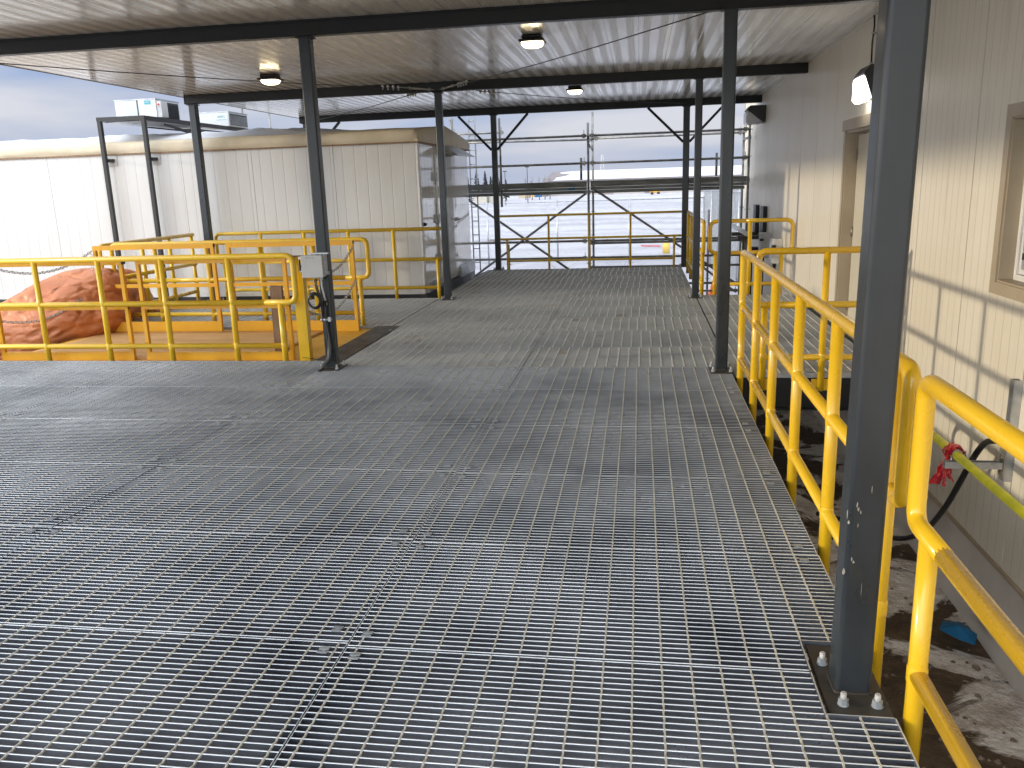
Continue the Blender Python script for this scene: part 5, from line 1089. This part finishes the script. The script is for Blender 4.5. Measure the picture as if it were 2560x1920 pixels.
def bare(x, y, h, seed, lb):
    random.seed(seed); t = thing('bare_tree', (x, y, GZ), lb, 'tree', 'bare trees beside the warehouse')
    build(MB().tube([(x, y, GZ - 0.1), (x + 0.1, y, GZ + h * 0.55), (x, y, GZ + h)], [0.10, 0.06, 0.015], 5), 'trunk', 'bark', t)
    mb = MB()
    for i in range(46):
        z = GZ + h * random.uniform(0.25, 0.95); a = random.uniform(0, 6.28); l_ = (h * 0.34) * random.uniform(0.3, 1) * (1.15 - (z - GZ) / h); e_ = Vector((x + l_ * math.cos(a), y + l_ * math.sin(a), z + l_ * 0.9))
        mb.tube([(x, y, z), tuple((Vector((x, y, z)) + e_) / 2 + Vector((random.uniform(-.1, .1), 0, -.05))), tuple(e_)], [0.03, 0.02, 0.006], 3, caps=False)
    build(mb, 'crown', 'bark', t, fix=False)
for i, (x, h) in enumerate(((-20.1, 3.9), (-19.1, 4.2), (-17.9, 4.0), (-17.0, 4.3), (-16.2, 4.1))):
    bare(x, 150 + i, h, 70 + i, ['leftmost bare tree by the tall lamp pole', 'second bare tree from the lamp pole', 'middle bare tree of the row before the warehouse', 'tallest bare tree near the warehouse gable', 'bare tree touching the warehouse gable'][i])
for x, y, h, lb in ((-15.8, 120, 5.1, 'dark lamp pole with a flat head on the horizon'), (-19.0, 120, 4.6, 'thin pole left of the lamp pole on the horizon')):
    t = thing('lamp_pole', (x, y, GZ), lb, 'pole'); build(MB().cyl((x, y, GZ - 0.1), 0.07, 0.045, h + 0.1, 8), 'shaft', 'black', t); build(MB().box((x - 0.28, y - 0.12, GZ + h), (x + 0.28, y + 0.12, GZ + h + 0.12)), 'lamp_head', 'black', t)
t = thing('lattice_tower', (-17.3, 400, GZ), 'faint lattice tower far behind the warehouse roof', 'tower')
mb = MB()
for sx_, sy_ in ((-1, -1), (1, -1), (1, 1), (-1, 1)): mb.bar((-17.3 + sx_ * 1.3, 400 + sy_ * 1.3, GZ), (-17.3 + sx_ * 0.35, 400 + sy_ * 0.35, 13.6), 0.14, 0.14)
for k in range(12):
    z = GZ + k * 1.2; w0 = 1.3 - 0.95 * k / 12.3; w1 = 1.3 - 0.95 * (k + 1) / 12.3; s = 1 if k % 2 else -1
    mb.bar((-17.3 - s * w0, 398.8, z), (-17.3 + s * w1, 398.8, z + 1.2), 0.09, 0.09)
build(mb, 'lattice', 'galv', t)
# yard clutter
def blk(name, x0, x1, y, d, h, mt, lb, cat): t_ = build(MB().box((x0, y, GZ - 0.1), (x1, y + d, GZ + h), 0.06), name, mt); tag(t_, lb, cat)
blk('concrete_block', -27.6, -25.4, 140, 2, 1.1, 'conc', 'pale concrete block stack left of the end bay, far across the snow', 'concrete block')
blk('concrete_block', -25.3, -23.2, 141, 2, 1.0, 'conc', 'pale concrete block stack beside the first one, farther right', 'concrete block')
blk('timber_crate', -24.6, -22.4, 172, 2.5, 1.3, 'tan', 'tan crate in the yard right of the left end column', 'crate')
blk('barrier', -21.7, -21.2, 170, 0.6, 1.1, 'amber', 'small yellow barrier in the yard under the scaffold plank', 'barrier')
blk('yard_container', -21.6, -20.5, 176, 3, 1.6, 'blue', 'blue container in the yard beneath the scaffold plank', 'container')
blk('yard_container', -23.9, -19.9, 182, 3, 1.9, 'brownroof', 'brown container behind the tan crate', 'container')
t = thing('yard_loader', (3.0, 165, GZ), 'small yellow vehicle parked before the warehouse on the right', 'vehicle')
build(MB().box((2.0, 165, GZ + 0.4), (3.8, 166.6, GZ + 0.9), 0.08).box((2.2, 165.1, GZ + 0.91), (2.9, 166.4, GZ + 1.6), 0.08), 'body', 'amber', t)
for x in (2.3, 3.5): build(MB().cyl((x, 164.9, GZ + 0.3), 0.3, 0.3, 0.3, 14, 'y'), 'wheel', 'rubber', t)
mb = MB()
for i in range(20): x = -16 + i * 2.0; mb.box((x, 178, GZ), (x + 0.06, 178.06, GZ + 1.5))
mb.box((-16, 178.02, GZ + 1.4), (22, 178.05, GZ + 1.46)); o = build(mb, 'yard_fence', 'galv'); tag(o, 'thin wire fence in front of the warehouse wall', 'fence')
mb = MB(); mb.add([(0.05, 36.1, GZ + 0.13), (0.85, 35.6, GZ + 0.12), (0.85, 35.9, GZ + 0.15), (0.05, 36.25, GZ + 0.16)], [(0, 1, 2, 3)]); o = build(mb, 'red_tarp_strip', 'red', fix=False); tag(o, 'red strip lying on the snow beyond the chain-link fence', 'strip'); o.modifiers.new('thick', 'SOLIDIFY').thickness = 0.02
t = thing('yellow_barrel', (1.0, 32.5, GZ), 'bright yellow barrel on the snow behind the right end-bay column', 'barrel'); build(MB().cyl((1.0, 32.5, GZ + 0.1), 0.14, 0.14, 0.42, 16), 'drum', 'lime', t)
# dry weeds on the snow
mb = MB(); random.seed(5)
for cx, cy2, n in ((-3.6, 19.6, 26), (-0.5, 24, 22), (1.6, 27, 18), (-2.4, 25, 16), (-6, 28, 20)):
    for k in range(n):
        a = random.uniform(0, 6.28); l_ = random.uniform(0.25, 0.75); h = random.uniform(0.3, 0.8); mb.tube([(cx, cy2, GZ), (cx + 0.3 * l_ * math.cos(a), cy2 + 0.3 * l_ * math.sin(a), GZ + h * 0.6), (cx + l_ * math.cos(a), cy2 + l_ * math.sin(a), GZ + h)], [0.005, 0.004, 0.0015], 3, caps=False)
o = build(mb, 'dry_weeds', 'weed', fix=False); tag(o, 'dry weed stalks poking through the snow around the scaffold', 'weeds', kind='stuff')
